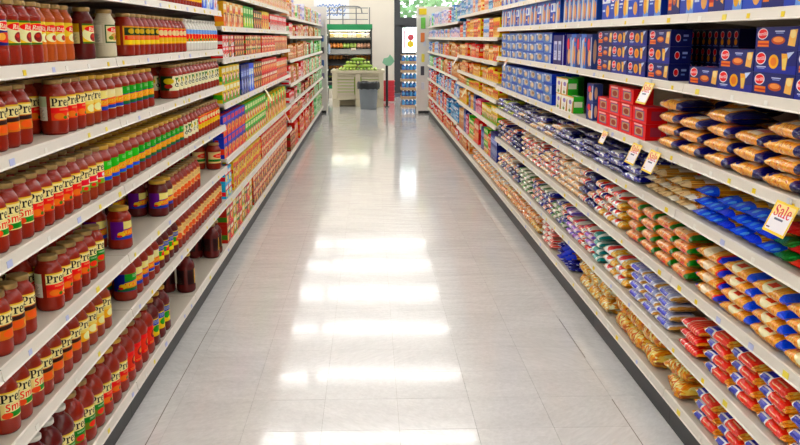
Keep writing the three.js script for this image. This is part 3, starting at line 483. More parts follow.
cartonRun('right', 5, 563, 591, UB, 'blue and tan upright pasta box', 0.12, 0.185, 0.055, ['tanblue', 'palepasta'], { rows: 2 });
cartonRun('right', 5, 553, 561, UB, 'purple and white upright pasta box', 0.12, 0.18, 0.06, 'purplewhite');
cartonRun('right', 5, 497, 551, PB, 'long pale blue box with tan picture, stacked', 0.27, 0.0655, 0.085, ['lattice', 'lattice2', 'lattice'], { stack: 3, rows: 2 });
cartonRun('right', 6, 497, 560, UB, 'pale blue upright pasta box', 0.15, 0.15, 0.06, ['palepasta', 'bluewhite', 'palepasta'], {});
cartonRun('right', 6, 561, 596, UB, 'light blue upright pasta box with pasta picture', 0.11, 0.155, 0.06, ['palepasta'], {});
cartonRun('right', 6, 597, 660, UB, 'dark blue upright pasta box with yellow picture', 0.15, 0.16, 0.06, ['blueupright', 'blueupright', 'bluewhite'], {});
cartonRun('right', 6, 661, 835, UB, 'blue upright pasta box with white corner', 0.14, 0.16, 0.06, ['bluewhite', 'blueupright', 'navyloaf'], {});
cartonRun('right', 7, 497, 520, UB, 'blue and white box', 0.12, 0.2, 0.06, ['skywhite', 'bluewhite'], {});
// pasta side, fifth shelf
cartonRun('right', 4, 497, 551, PB, 'long pale blue box with tan picture, stacked', 0.27, 0.0655, 0.085, ['lattice2', 'lattice', 'lattice2', 'lattice'], { stack: 3, rows: 2 });
cartonRun('right', 4, 552, 573, 'lasagna_box', 'cream box with orange edge', 0.16, 0.095, 0.06, 'beigecarton', { stack: 2, skip: (i, j, r, n) => j === 1 && i === 0 });
cartonRun('right', 4, 567, 575, 'lasagna_box', 'plain green box', 0.13, 0.19, 0.05, 'greencarton', { back: 0.10 });
cartonRun('right', 4, 582, 592, PB, 'navy and tan box', 0.13, 0.095, 0.05, 'tanblue', { stack: 2 });
cartonRun('right', 4, 593, 645, 'red_pasta_box', 'red box with framed picture', 0.2, 0.068, 0.09, 'redcarton', { stack: 3, skip: (i, j, r, n) => j === 2 && (i === 0 || i === n - 1) });
// sauce side beyond the jars
const GB = 'grocery_box';
function gro(side, k, a, b, look, w, h, d, design, o = {}) { cartonRun(side, k, a, b, GB, look, w, h, d, design, o); }
gro('left', 6, 203, 214, 'blue and white box', 0.12, 0.2, 0.05, ['blue', 'skywhite'], { heights: L_NEAR });
gro('left', 6, 214, 221, 'white and lilac box', 0.12, 0.2, 0.05, 'whitelilac', { heights: L_NEAR });
gro('left', 6, 250, 287, 'peach and white box', 0.13, 0.17, 0.06, ['peachwhite', 'palegold', 'peachwhite'], { heights: L_FAR1 });
gro('left', 6, 225, 250, 'peach and gold box', 0.13, 0.17, 0.06, ['palegold', 'tan'], { heights: L_FAR1 });
gro('left', 5, 224, 244, 'yellow and orange box', 0.13, 0.165, 0.06, ['yelloworange', 'palegold'], { heights: L_FAR1 });
gro('left', 5, 244, 254, 'bright green box', 0.14, 0.165, 0.06, 'brightgreen', { heights: L_FAR1 });
gro('left', 5, 254, 262, 'dark red and green box', 0.14, 0.15, 0.06, 'darkredgreen', { heights: L_FAR1 });
gro('left', 5, 262, 270, 'yellow and red box', 0.14, 0.16, 0.06, 'yellow', { heights: L_FAR1 });
gro('left', 5, 270, 287, 'red and white box', 0.14, 0.15, 0.06, 'redwhite', { heights: L_FAR1 });
gro('left', 4, 223, 235, 'small red and white box, stacked', 0.12, 0.075, 0.08, ['redwhite', 'redwhite', 'brownred'], { stack: 2, heights: L_FAR1 });
gro('left', 4, 235, 246, 'small brown and red box, stacked', 0.12, 0.075, 0.08, 'brownred', { stack: 2, heights: L_FAR1 });
gro('left', 4, 246, 262, 'small green and rust box, stacked', 0.12, 0.075, 0.08, ['greenred', 'greenred', 'tan'], { stack: 2, heights: L_FAR1 });
gro('left', 4, 262, 275, 'small red box with orange picture, stacked', 0.12, 0.075, 0.08, ['red', 'redorange'], { stack: 2, heights: L_FAR1 });
gro('left', 4, 275, 287, 'orange brown box', 0.13, 0.15, 0.08, 'orangebrown', { heights: L_FAR1 });
gro('left', 3, 223, 242, 'yellow, green and red box, stacked', 0.155, 0.118, 0.06, 'rainbow', { stack: 2, heights: L_FAR1 });
gro('left', 3, 242, 249, 'navy box', 0.14, 0.22, 0.06, 'navy', { heights: L_FAR1 });
gro('left', 3, 249, 254, 'bright blue box', 0.14, 0.22, 0.06, 'blue', { heights: L_FAR1 });
gro('left', 3, 254, 262, 'dark red and green box, stacked', 0.14, 0.11, 0.06, 'darkredgreen', { stack: 2, heights: L_FAR1 });
gro('left', 3, 262, 277, 'bright red box with orange picture, stacked', 0.14, 0.115, 0.06, 'red', { stack: 2, heights: L_FAR1 });
gro('left', 3, 277, 287, 'red and orange box', 0.14, 0.2, 0.06, 'redorange', { heights: L_FAR1 });
gro('left', 2, 224, 246, 'blue and orange box, stacked', 0.17, 0.14, 0.07, 'blueorange', { stack: 2, heights: L_FAR1 });
gro('left', 2, 246, 266, 'green and yellow box, stacked', 0.15, 0.14, 0.07, 'greenyellow', { stack: 2, heights: L_FAR1 });
gro('left', 2, 266, 287, 'yellow and green box', 0.15, 0.24, 0.07, ['greenyellow', 'yellow'], { heights: L_FAR1 });
gro('left', 1, 224, 234, 'cyan and red box, stacked', 0.13, 0.1, 0.07, 'cyanred', { stack: 2, heights: L_FAR1 });
gro('left', 1, 234, 262, 'yellow and red box, stacked', 0.13, 0.1, 0.07, ['yellowred', 'yellow', 'yellowred'], { stack: 2, heights: L_FAR1 });
gro('left', 1, 262, 287, 'orange and brown box, stacked', 0.13, 0.1, 0.07, ['orangebrown', 'redorange'], { stack: 2, heights: L_FAR1 });
gro('left', 0, 226, 254, 'red box with green band, stacked', 0.14, 0.12, 0.08, ['greenred', 'red', 'rainbow'], { stack: 2, heights: L_FAR1 });
gro('left', 0, 254, 287, 'brown and orange box, stacked', 0.14, 0.12, 0.08, ['brownred', 'orangebrown'], { stack: 2, heights: L_FAR1 });
// both sides far down the aisle
function farFill(side, zStart, zEnd, palettes) {
  let k = 0;
  for (const [list, looks] of palettes) {
    let z = side === 'right' && k === 0 && zStart > -10 ? -10.4 : zStart, i = 0;
    while (z > zEnd + 0.1) {
      const start = side === 'left' ? L_START : R_START, endBay = Math.floor((start - z + 0.001) / BAY), lim = start - (endBay + 1) * BAY, H = bayHeights(side, lim + BAY / 2), y = H[k];
      if (y === undefined) { z = lim - 0.002; continue; }
      const top = k + 1 < H.length ? H[k + 1] - 0.045 : y + 0.26, free = top - y;
      const run = Math.min(rnd(0.14, 0.5), z - zEnd), t = rng() < 0.3 ? rng() * list.length : clamp(((zStart - z) / (zStart - zEnd)) * list.length + rnd(-1.2, 1.2), 0, list.length - 0.01), design = list[Math.floor(t)];
      const stack = free > 0.2 && rng() < 0.7 ? 2 : 1, h = Math.max(0.06, free * rnd(0.62, 0.93) / stack), w = rnd(0.07, 0.14), n = Math.max(1, Math.floor(run / (w + 0.003)));
      for (let q = 0; q < n; q++) { const zz = z - w / 2 - q * (w + 0.003); if (zz - w / 2 < lim) continue; for (let j = 0; j < stack; j++) carton(GB, `${looks} box down the aisle`, 'box', side, shelfName[side][k], w, h, 0.09, design, frontOf[side] + inward[side] * 0.06, y + 0.0006 + j * (h + 0.0006), zz, rnd(-0.03, 0.03)); }
      z -= n * (w + 0.003) + 0.004; if (z - 0.06 < lim) z = Math.min(z, lim - 0.002); i++;
    }
    k++;
  }
}
farFill('left', -10.72, L_END, [
  [['brownred', 'redorange', 'greenred', 'red', 'mint', 'whitegreen'], 'red and green'], [['redorange', 'redwhite', 'greenred', 'whitegreen', 'mint'], 'red and mint'],
  [['redwhite', 'brownred', 'darkredgreen', 'whitegreen', 'mint'], 'red and pale green'], [['tan', 'redwhite', 'peachwhite', 'mint', 'whitegreen'], 'tan and pale green'],
  [['tan', 'orangebrown', 'brownred', 'mint', 'brightgreen'], 'tan and green'], [['redwhite', 'tan', 'palegold', 'whitegreen'], 'red, gold and white'], [['peachwhite', 'whitelilac', 'tan', 'whitegreen', 'whitelilac'], 'peach and lilac']]);
farFill('right', -8.14, -11.75, [
  [['rainbow', 'redorange', 'tan', 'orangebrown'], 'red and tan'], [['navy', 'red', 'greenyellow', 'magenta', 'tan'], 'mixed bright'], [['rainbow', 'magenta', 'yellowred', 'navy', 'goldyellow'], 'yellow and magenta'],
  [['goldyellow', 'yellow', 'brightgreen', 'tan', 'yelloworange'], 'gold and green'], [['yellow', 'goldyellow', 'orangebrown', 'palegold'], 'gold and yellow'], [['goldyellow', 'red', 'redorange', 'tan'], 'gold and red'],
  [['skywhite', 'yellow', 'goldyellow', 'redorange', 'red', 'teal'], 'yellow and red'], [['palegold', 'peachwhite', 'skywhite', 'teal'], 'pale blue and peach']]);
farFill('right', -11.78, R_END, [
  [['orangebrown', 'redorange', 'red', 'redlilac', 'red'], 'orange and red'], [['teal', 'skywhite', 'red', 'redlilac', 'redorange'], 'teal and red'], [['skywhite', 'teal', 'redorange', 'redlilac', 'whitelilac'], 'pale blue and red'],
  [['tan', 'palegold', 'redlilac', 'mint', 'skywhite'], 'tan and mint'], [['tan', 'navy', 'redorange', 'yellow', 'skywhite'], 'tan and blue'], [['whitelilac', 'peachwhite', 'skywhite', 'whitelilac'], 'lilac and sky blue'], [['teal', 'redlilac', 'whitelilac', 'skywhite', 'whitelilac', 'mint'], 'lilac and teal']]);
flushCartons();

// ---------------------------------------------------------------- bags of pasta: 8 x 16 cells of 256 x 128
const [bagCanvas, pg] = canvas(2048, 2048);
const bagCell = {}; let nBag = 0;
function bagDesign(name, draw) {
  const cx = (nBag % 8) * 256, cy = Math.floor(nBag / 8) * 128; nBag++;
  pg.save(); pg.beginPath(); pg.rect(cx, cy, 256, 128); pg.clip(); pg.translate(cx, cy); draw(pg, rngFrom(nBag * 31 + 2)); pg.restore();
  bagCell[name] = [cx / 2048, 1 - (cy + 128) / 2048];
}
function noodles(g, q, base, tones, n = 420, len = 16, wid = 4) { rect(g, 0, 0, 256, 128, base); for (let i = 0; i < n; i++) { const x = q() * 256, y = q() * 128, a = q() * 3.14, l = len * (0.5 + q() * 0.7); g.strokeStyle = tones[Math.floor(q() * tones.length)]; g.lineWidth = wid * (0.5 + q() * 0.6); g.beginPath(); g.moveTo(x, y); g.quadraticCurveTo(x + Math.cos(a) * l * 0.5 + q() * 6 - 3, y + Math.sin(a) * l * 0.5 + q() * 6 - 3, x + Math.cos(a) * l, y + Math.sin(a) * l); g.stroke(); } }
const GOLD = ['#e7b45a', '#d79a3c', '#f3d08a', '#b9752a', '#eec272'], WARM = ['#d8893a', '#eab872', '#c06a26', '#f4d9a6'];
const ends = (g, c, w0 = 26, w1 = 26) => { rect(g, 0, 0, w0, 128, c); rect(g, 256 - w1, 0, w1, 128, c); };
bagDesign('goldnavy', (g, q) => { noodles(g, q, '#d99c48', GOLD); ends(g, '#141c5a', 20, 44); rect(g, 90, 20, 90, 30, '#f0dcc8'); rect(g, 100, 26, 66, 14, '#d88a80'); blob(g, 120, 86, 30, 16, '#f4e4c8'); });
bagDesign('goldnavy2', (g, q) => { noodles(g, q, '#e0a850', GOLD); ends(g, '#181f60', 14, 54); blob(g, 60, 40, 26, 16, '#20286a'); rect(g, 100, 24, 80, 22, '#f2e2d4'); });
bagDesign('goldblue', (g, q) => { noodles(g, q, '#e2a23a', GOLD); ends(g, '#1c5fc4', 22, 40); blob(g, 120, 46, 44, 20, '#f6e6c4'); rect(g, 96, 40, 50, 10, '#c85a3a'); });
bagDesign('goldbluered', (g, q) => { noodles(g, q, '#e2a23a', GOLD); ends(g, '#2248b4', 26, 30); rect(g, 214, 0, 12, 128, '#cf1c34'); rect(g, 26, 0, 8, 128, '#cf1c34'); blob(g, 120, 50, 44, 18, '#f2dcc0'); });
bagDesign('orangegreen', (g, q) => { noodles(g, q, '#e39a4c', WARM); ends(g, '#0f7a34', 26, 34); poly(g, [[34, 30], [200, 24], [190, 52], [40, 58]], '#f0c49c'); rect(g, 60, 32, 90, 12, '#fff4e4'); poly(g, [[120, 70], [200, 60], [200, 90], [120, 96]], '#e8542c'); for (let i = 0; i < 26; i++) blob(g, 40 + q() * 160, q() * 128, 5, 3, ['#fff2e0', '#c8702c'][i % 2]); rect(g, 28, 0, 8, 128, '#d9281c'); blob(g, 170, 90, 20, 16, '#f6dc3a'); });
bagDesign('whitenavy', (g, q) => { rect(g, 0, 0, 256, 128, '#e8e0d8'); ends(g, '#16206c', 50, 30); rect(g, 70, 20, 100, 40, '#d8a060'); rect(g, 80, 70, 90, 26, '#2a3a90'); blob(g, 190, 50, 24, 22, '#d83a3a'); for (let i = 0; i < 30; i++) blob(g, 60 + q() * 160, q() * 128, 6, 4, ['#f6f4f0', '#c87a58', '#28348a'][i % 3]); });
bagDesign('whitered', (g, q) => { rect(g, 0, 0, 256, 128, '#efe6dc'); ends(g, '#c43a28', 16, 16); blob(g, 110, 50, 60, 24, '#d8452c'); rect(g, 60, 80, 130, 18, '#e0a058'); for (let i = 0; i < 26; i++) blob(g, 30 + q() * 200, q() * 128, 7, 4, ['#fbf8f2', '#2c3c94', '#d89060'][i % 3]); });
bagDesign('tanwhite', (g, q) => { noodles(g, q, '#dcae74', ['#e8c898', '#f4e6cc', '#c08a4a', '#fbf4e6']); ends(g, '#f0e8dc', 30, 30); rect(g, 70, 24, 110, 30, '#f6f0ea'); rect(g, 84, 32, 70, 12, '#c86a6a'); });
bagDesign('navywhite', (g, q) => { rect(g, 0, 0, 256, 128, '#1a2a80'); for (let i = 0; i < 40; i++) blob(g, q() * 256, q() * 128, 8 + q() * 12, 4, ['#eef0f8', '#c8d0ec', '#101c60', '#e8e4e0'][i % 4], q() * 0.6); rect(g, 60, 30, 110, 20, '#f2f4fa'); });
bagDesign('navydark', (g, q) => { rect(g, 0, 0, 256, 128, '#121a5c'); for (let i = 0; i < 22; i++) blob(g, q() * 256, q() * 128, 10, 4, ['#2a3c98', '#b8c4e8', '#0c1244'][i % 3]); rect(g, 0, 0, 30, 128, '#20307c'); });
bagDesign('greenwhite', (g, q) => { rect(g, 0, 0, 256, 128, '#e9e6da'); ends(g, '#2c7a3c', 20, 20); blob(g, 100, 50, 50, 22, '#58943c'); rect(g, 70, 78, 120, 22, '#30408c'); for (let i = 0; i < 24; i++) blob(g, 30 + q() * 200, q() * 128, 7, 4, ['#fbf8f2', '#3a5a3c', '#a88a50'][i % 3]); });
bagDesign('purplewhite', (g, q) => { rect(g, 0, 0, 256, 128, '#e6def0'); ends(g, '#8a78c8', 24, 24); blob(g, 110, 52, 56, 22, '#9a6cc0'); rect(g, 60, 82, 120, 20, '#c8b4dc'); for (let i = 0; i < 24; i++) blob(g, 30 + q() * 200, q() * 128, 7, 4, ['#ffffff', '#5a4aa0', '#d8a0b8'][i % 3]); });
bagDesign('teal', (g, q) => { rect(g, 0, 0, 256, 128, '#dfe8e4'); ends(g, '#1f8a88', 34, 34); blob(g, 120, 52, 50, 22, '#2a9a94'); rect(g, 70, 84, 110, 18, '#e0a870'); });
bagDesign('yellowwhite', (g, q) => { noodles(g, q, '#e8b850', ['#f4d890', '#d89a34', '#fbf0d0']); poly(g, [[30, 10], [200, 6], [180, 70], [40, 80]], '#fbf6ee'); blob(g, 120, 42, 40, 18, '#d42a24'); ends(g, '#e0a030', 14, 14); });
bagDesign('silverblue', (g, q) => { noodles(g, q, '#cfa868', ['#dcc090', '#b88a48', '#ece0c4'], 260); poly(g, [[20, 12], [236, 12], [236, 86], [20, 92]], '#e6e6f0'); rect(g, 60, 22, 120, 42, '#2440b0'); word(g, 'RONZONI', 120, 43, 26, '#ffffff', 'bold ~px sans-serif'); rect(g, 190, 20, 34, 56, '#a8b0d0'); });
bagDesign('redorange', (g, q) => { noodles(g, q, '#d89440', GOLD, 260); poly(g, [[18, 10], [238, 10], [238, 92], [18, 96]], '#e23c1c'); rect(g, 40, 22, 70, 50, '#f4e8dc'); rect(g, 46, 28, 58, 36, '#c82a1c'); for (let i = 0; i < 5; i++) rect(g, 120 + i * 22, 18, 6, 66, '#f29a7a'); });
bagDesign('navyorange', (g, q) => { noodles(g, q, '#d89a44', GOLD, 300); poly(g, [[30, 16], [110, 16], [106, 82], [26, 84]], '#eceaf0'); rect(g, 34, 20, 70, 28, '#1c2c8c'); rect(g, 34, 52, 60, 24, '#3a4aa4'); word(g, 'Ronzoni', 69, 35, 17, '#ffffff', 'bold italic ~px serif'); poly(g, [[110, 16], [226, 16], [226, 86], [106, 88]], '#ea5020'); printLines(g, 124, 34, 86, 4, '#f6c0a0', 11); });
bagDesign('redwhite', (g, q) => { rect(g, 0, 0, 256, 128, '#e8d8cc'); for (let i = 0; i < 8; i++) rect(g, 10 + i * 32, 0, 16, 128, '#d43a34'); noodles; blob(g, 120, 50, 50, 24, '#f8ece4'); });
bagDesign('cleargold', (g, q) => { noodles(g, q, '#e0aa48', ['#f0cc7a', '#d8952c', '#f8e4ac', '#c07a20'], 300, 30, 9); });
bagDesign('clearpale', (g, q) => { noodles(g, q, '#e4c078', ['#f2dca4', '#d8a850', '#fbf2d4', '#c89038'], 300, 30, 9); });
bagDesign('clearorange', (g, q) => { noodles(g, q, '#d8843a', ['#eaa860', '#c06a24', '#f4d8b0', '#f8ece0'], 320, 26, 9); });
bagDesign('spaghettiblue', (g, q) => { rect(g, 0, 0, 256, 128, '#d9a441'); for (let i = 0; i < 60; i++) rect(g, 40, q() * 128, 180, 1.6, ['#f2cf7a', '#b87c26', '#e6b85a'][i % 3]); ends(g, '#1763cc', 60, 60); for (let i = 0; i < 12; i++) blob(g, (i % 2 ? 20 : 220) + q() * 16, q() * 128, 14, 4, '#6fa6ea'); rect(g, 96, 26, 60, 30, '#f0e4cc'); });
bagDesign('spaghettigreen', (g, q) => { rect(g, 0, 0, 256, 128, '#c8a050'); for (let i = 0; i < 60; i++) rect(g, 40, q() * 128, 180, 1.6, ['#e8cc8a', '#a87c36', '#e6b85a'][i % 3]); ends(g, '#12783a', 84, 84); for (let i = 0; i < 12; i++) blob(g, (i % 2 ? 24 : 216) + q() * 16, q() * 128, 16, 4, '#4fae6a'); });
bagDesign('spaghettired', (g, q) => { rect(g, 0, 0, 256, 128, '#c8321c'); for (let i = 0; i < 12; i++) blob(g, q() * 256, q() * 128, 20, 5, ['#f0c0a0', '#8c1a14', '#f2d060'][i % 3]); ends(g, '#c8202c', 50, 50); });
bagDesign('spaghetticlear', (g, q) => { rect(g, 0, 0, 256, 128, '#d8ac60'); for (let i = 0; i < 70; i++) rect(g, 30, q() * 128, 200, 1.8, ['#f0d498', '#b8843a', '#e8c47a', '#7a4a22'][i % 4]); ends(g, '#dcc8a4', 40, 40); for (let i = 0; i < 30; i++) rect(g, i % 2 ? q() * 30 : 222 + q() * 30, q() * 128, 16, 3, ['#f6eee0', '#a8743c', '#e8d4b0'][i % 3]); rect(g, 90, 30, 70, 24, '#e8e0d4'); rect(g, 160, 0, 14, 128, '#c8502c'); });
bagDesign('spaghettigold', (g, q) => { rect(g, 0, 0, 256, 128, '#d9a441'); for (let i = 0; i < 70; i++) rect(g, 20, q() * 128, 220, 1.8, ['#f2cf7a', '#b87c26', '#e6b85a', '#f6e0a0'][i % 4]); ends(g, '#1f4fc0', 34, 34); rect(g, 80, 20, 26, 90, '#d03a24'); });
bagDesign('olive', (g, q) => { rect(g, 0, 0, 256, 128, '#b8c030'); blob(g, 120, 60, 60, 30, '#8a9a20'); ends(g, '#d8dc60', 20, 20); });
const crinkle = noiseTexture(256, (u, v) => { const a = tileNoise(u, v, 16, 12, 4), b = tileNoise(u, v, 40, 30, 9); return clamp(0.5 + 0.5 * (Math.abs(a) * 1.2 - 0.3) + b * 0.35); });
crinkle.repeat.set(12, 20);
const filmMat = new THREE.MeshPhysicalMaterial({ map: texOf(vivid(bagCanvas, 1.3, 1.25)), roughness: 0.5, specularIntensity: 0.3, clearcoat: 1, clearcoatRoughness: 0.08, bumpMap: crinkle, bumpScale: 0.0035 });
// a filled cushion with pinched, crimped ends; x is its length
const bagGeoCache = {};
function bagGeo(L, Wd, Tk, design, variant, lumps = 1) {
  const key = [L, Wd, Tk, design, variant, lumps].join(); if (bagGeoCache[key]) return bagGeoCache[key];
  const nu = 20, nv = 18, pos = [], uv = [], idx = [], [u0, v0] = bagCell[design], sd = variant * 13.7 + nBag;
  for (let i = 0; i <= nu; i++) {
    const t = i / nu * 2 - 1, body = Math.min(1, (1 - Math.abs(t)) / 0.12), fill = Math.pow(Math.max(0, 1 - Math.pow(Math.abs(t) / 0.93, 4)), 0.55), fin = Math.abs(t) > 0.93;
    for (let j = 0; j <= nv; j++) {
      const a = j / nv * Math.PI * 2, c = -Math.cos(a), s = -Math.sin(a);       // j = nv/2 faces +z, 3/4 the top
      const spow = (v, p) => Math.sign(v) * Math.pow(Math.abs(v), p);
      const wr = fin ? 0 : lumps * (0.0042 * noise.noise(t * 7 + sd, c * 2.6, s * 2.6 + sd) + 0.0026 * noise.noise(t * 17, c * 6 + sd, s * 6) + 0.002 * noise.noise(t * 30 + sd, c * 9, s * 9));
      const gather = 0.0016 * Math.cos(a * 9 + sd) * Math.pow(Math.abs(t), 3) * (fin ? 0.3 : 1) * lumps;
      const hz = (Wd / 2) * (fin ? 0.93 : 0.9 + 0.1 * fill) * spow(c, 0.75), hy = Math.max(0.0012, Tk / 2 * fill) * spow(s, 0.85);
      let y = hy + (wr + gather) * s, z = hz + (wr + gather) * c;
      if (y < -Tk * 0.44) y = -Tk * 0.44;
      pos.push(t * L / 2 + (fin ? 0.002 * Math.sin(c * 40) : 0), y + Tk * 0.44, z);
      uv.push(u0 + (0.004 + 0.992 * i / nu) / 8, v0 + (0.01 + 0.98 * j / nv) / 16);
    }
  }
  for (let i = 0; i < nu; i++) for (let j = 0; j < nv; j++) { const a = i * (nv + 1) + j, b = a + nv + 1; idx.push(a, a + 1, b, b, a + 1, b + 1); }
  const g = new THREE.BufferGeometry(); g.setAttribute('position', new THREE.Float32BufferAttribute(pos, 3)); g.setAttribute('uv', new THREE.Float32BufferAttribute(uv, 2)); g.setIndex(idx); g.computeVertexNormals();
  return bagGeoCache[key] = g;
}
const bagEnd = {};
function bagRun(k, px0, px1, name, look, L, Wd, Tk, designs, { stack = 4, back = 0.01, rows = 1, yaw = 0, yawRange = 0.06, lumps = 1, extra = '', pitch = null, slump = 0.006, rollRange = 0.012 } = {}) {
  const y = R_NEAR[k], front = XR, list = Array.isArray(designs) ? designs : [designs], across = Math.abs(Math.sin(yaw)) > 0.7;
  const run = across ? Wd : L, deep = across ? L : Wd, step = pitch || run * 1.0 + (across ? 0.012 : 0.004);
  const [za, zb] = [zAt(px0, front + back, y), zAt(px1, front + back, y)], z1 = Math.max(Math.min(za, zb), (bagEnd[k] ?? (k ? -8.1 : -10.35)) + 0.004), n = Math.max(1, Math.floor((Math.max(za, zb) - z1) / step + 0.35)); bagEnd[k] = z1 + n * step;
  const label = `${look} on ${shelfName.right[k]}${extra}`;
  for (let i = 0; i < n; i++) for (let r = 0; r < rows; r++) {
    const hgt = stack - (rng() < 0.25 && stack > 2 ? 1 : 0);
    for (let j = 0; j < hgt; j++) {
      const d = list[Math.floor(rng() * list.length) % list.length], v = Math.floor(rng() * 3);
      const m = single(name, bagGeo(L, Wd, Tk, d, v, Tk < 0.041 ? lumps * 0.6 : lumps), filmMat, label, 'bag', [front + back + deep / 2 + r * (deep * (1.02 + 0.03 * lumps) + 0.004) + rnd(0, slump), y + 0.0008 + j * (Tk * 0.95 + 0.002 * lumps), z1 + step * (i + 0.5) + rnd(-slump, slump) * 0.3], 0, label);
      m.rotation.set(rnd(-rollRange, rollRange) * (j ? 1 : 0.2), -Math.PI / 2 + yaw + rnd(-yawRange, yawRange), 0, 'YXZ');
    }
  }
}
const PBG = 'pasta_bag', SP = 'spaghetti_pack', NB = 'noodle_bag', MB = 'macaroni_bag';
// fifth shelf: plump bags with navy ends
bagRun(4, 655, 700, PBG, 'gold pasta bag with navy ends', 0.235, 0.15, 0.050, ['goldnavy', 'goldnavy2'], { stack: 4, rows: 2, extra: ' beside red boxes' });
bagRun(4, 700, 850, PBG, 'gold pasta bag with navy ends', 0.235, 0.15, 0.050, ['goldnavy', 'goldnavy2'], { stack: 4, rows: 2, extra: ' over yellow sale card' });
// fourth shelf: long packs
bagRun(3, 497, 512, SP, 'navy and white long pasta pack', 0.25, 0.075, 0.034, ['navywhite', 'olive'], { stack: 3, yaw: 0.06, yawRange: 0.035, rows: 3, pitch: 0.268 });
bagRun(3, 512, 560, SP, 'navy and white long pasta pack', 0.25, 0.075, 0.034, ['navywhite', 'navywhite', 'navydark', 'tanwhite'], { stack: 3, yaw: 0.06, yawRange: 0.035, rows: 3, pitch: 0.268 });
bagRun(3, 560, 640, SP, 'navy long pasta pack in jumbled heap', 0.25, 0.075, 0.034, ['navywhite', 'navydark', 'navywhite'], { stack: 3, yaw: 0.06, yawRange: 0.035, rows: 3, pitch: 0.268 });
bagRun(3, 642, 692, SP, 'clear spaghetti bag with white ends', 0.26, 0.085, 0.036, ['spaghetticlear', 'spaghetticlear', 'tanwhite'], { stack: 3, yaw: 1.5, yawRange: 0.04 });
bagRun(3, 690, 768, SP, 'spaghetti bag with bright blue ends', 0.27, 0.095, 0.04, ['spaghettiblue', 'spaghettiblue', 'spaghettigold'], { stack: 3, yaw: 1.5, yawRange: 0.04 });
bagRun(3, 766, 850, SP, 'long pasta bag with green and red ends', 0.27, 0.095, 0.04, ['spaghettigreen', 'spaghettigreen', 'spaghettired'], { stack: 3, yaw: 1.5, yawRange: 0.04 });
// third shelf
bagRun(2, 497, 520, NB, 'white and navy noodle bag', 0.17, 0.12, 0.042, ['whitenavy', 'navydark'], { stack: 4 });
bagRun(2, 520, 556, NB, 'white and red noodle bag', 0.15, 0.12, 0.040, ['whitered', 'whitenavy', 'tanwhite'], { stack: 5 });
bagRun(2, 556, 576, NB, 'tan noodle bag with white ends', 0.18, 0.13, 0.042, ['tanwhite'], { stack: 5 });
bagRun(2, 576, 592, NB, 'white and navy noodle bag', 0.17, 0.13, 0.048, ['whitenavy', 'navydark'], { stack: 4, extra: ' beside tan bags' });
bagRun(2, 592, 624, NB, 'white, red and navy noodle bag', 0.16, 0.13, 0.045, ['whitered', 'whitenavy', 'whitered', 'yellowwhite'], { stack: 4 });
bagRun(2, 624, 692, PBG, 'orange pasta bag with green ends', 0.2, 0.13, 0.048, 'orangegreen', { stack: 4, rows: 2 });
bagRun(2, 692, 713, PBG, 'gold pasta bag with blue and red ends', 0.22, 0.15, 0.045, 'goldbluered', { stack: 4, rows: 2 });
bagRun(2, 713, 850, PBG, 'gold pasta bag with bright blue ends', 0.23, 0.15, 0.046, 'goldblue', { stack: 4, rows: 2 });
// second shelf
bagRun(1, 497, 518, NB, 'white and navy noodle bag', 0.16, 0.12, 0.040, ['whitenavy', 'navydark', 'tanwhite'], { stack: 4 });
bagRun(1, 518, 530, NB, 'green and white noodle bag', 0.15, 0.12, 0.038, ['greenwhite'], { stack: 4 });
bagRun(1, 530, 564, NB, 'navy and white noodle bag', 0.14, 0.12, 0.038, ['whitenavy', 'navywhite', 'greenwhite'], { stack: 4 });
bagRun(1, 564, 590, NB, 'purple and white noodle bag', 0.15, 0.12, 0.038, ['purplewhite', 'whitered'], { stack: 4 });
bagRun(1, 590, 601, NB, 'teal and white noodle bag', 0.16, 0.12, 0.038, 'teal', { stack: 4 });
bagRun(1, 601, 626, MB, 'yellow and white macaroni bag with red oval', 0.2, 0.13, 0.045, 'yellowwhite', { stack: 4 });
bagRun(1, 626, 676, MB, 'silver and blue macaroni bag', 0.19, 0.12, 0.040, 'silverblue', { stack: 4 });
bagRun(1, 676, 700, MB, 'red and orange macaroni bag', 0.2, 0.12, 0.040, ['redorange'], { stack: 4 });
bagRun(1, 700, 850, MB, 'gold macaroni bag with navy and orange print', 0.21, 0.13, 0.043, 'navyorange', { stack: 4, rows: 2 });
// lowest deck
bagRun(0, 472, 505, PBG, 'orange and white soft pasta bag', 0.18, 0.14, 0.06, ['clearorange', 'tanwhite'], { stack: 2, yawRange: 0.1, lumps: 1.8 });
bagRun(0, 505, 540, PBG, 'orange and cream soft pasta bag', 0.18, 0.14, 0.06, ['clearorange', 'clearorange', 'clearpale'], { stack: 2, yawRange: 0.1, lumps: 1.8 });
bagRun(0, 540, 551, MB, 'red and white striped macaroni bag', 0.18, 0.13, 0.036, 'redwhite', { stack: 4 });
bagRun(0, 556, 572, SP, 'spaghetti pack with navy and white end', 0.26, 0.09, 0.036, ['navywhite', 'spaghettigold'], { stack: 4, yaw: 1.5, yawRange: 0.1 });
bagRun(0, 578, 612, PBG, 'clear pale gold pasta bag, crumpled', 0.19, 0.16, 0.075, 'clearpale', { stack: 2, yawRange: 0.12, pitch: 0.205, lumps: 3, rows: 2 });
bagRun(0, 612, 664, PBG, 'clear deep gold pasta bag, crumpled', 0.20, 0.16, 0.085, 'cleargold', { stack: 2, yawRange: 0.12, pitch: 0.215, lumps: 3, rows: 2 });
bagRun(0, 664, 688, PBG, 'clear pale gold pasta bag, crumpled', 0.19, 0.14, 0.07, ['clearpale', 'cleargold'], { stack: 2, yawRange: 0.5, lumps: 3, extra: ' beside printed bags' });
bagRun(0, 690, 800, MB, 'gold macaroni bag with navy and orange print', 0.21, 0.13, 0.043, 'navyorange', { stack: 3, rows: 2, yawRange: 0.06 });
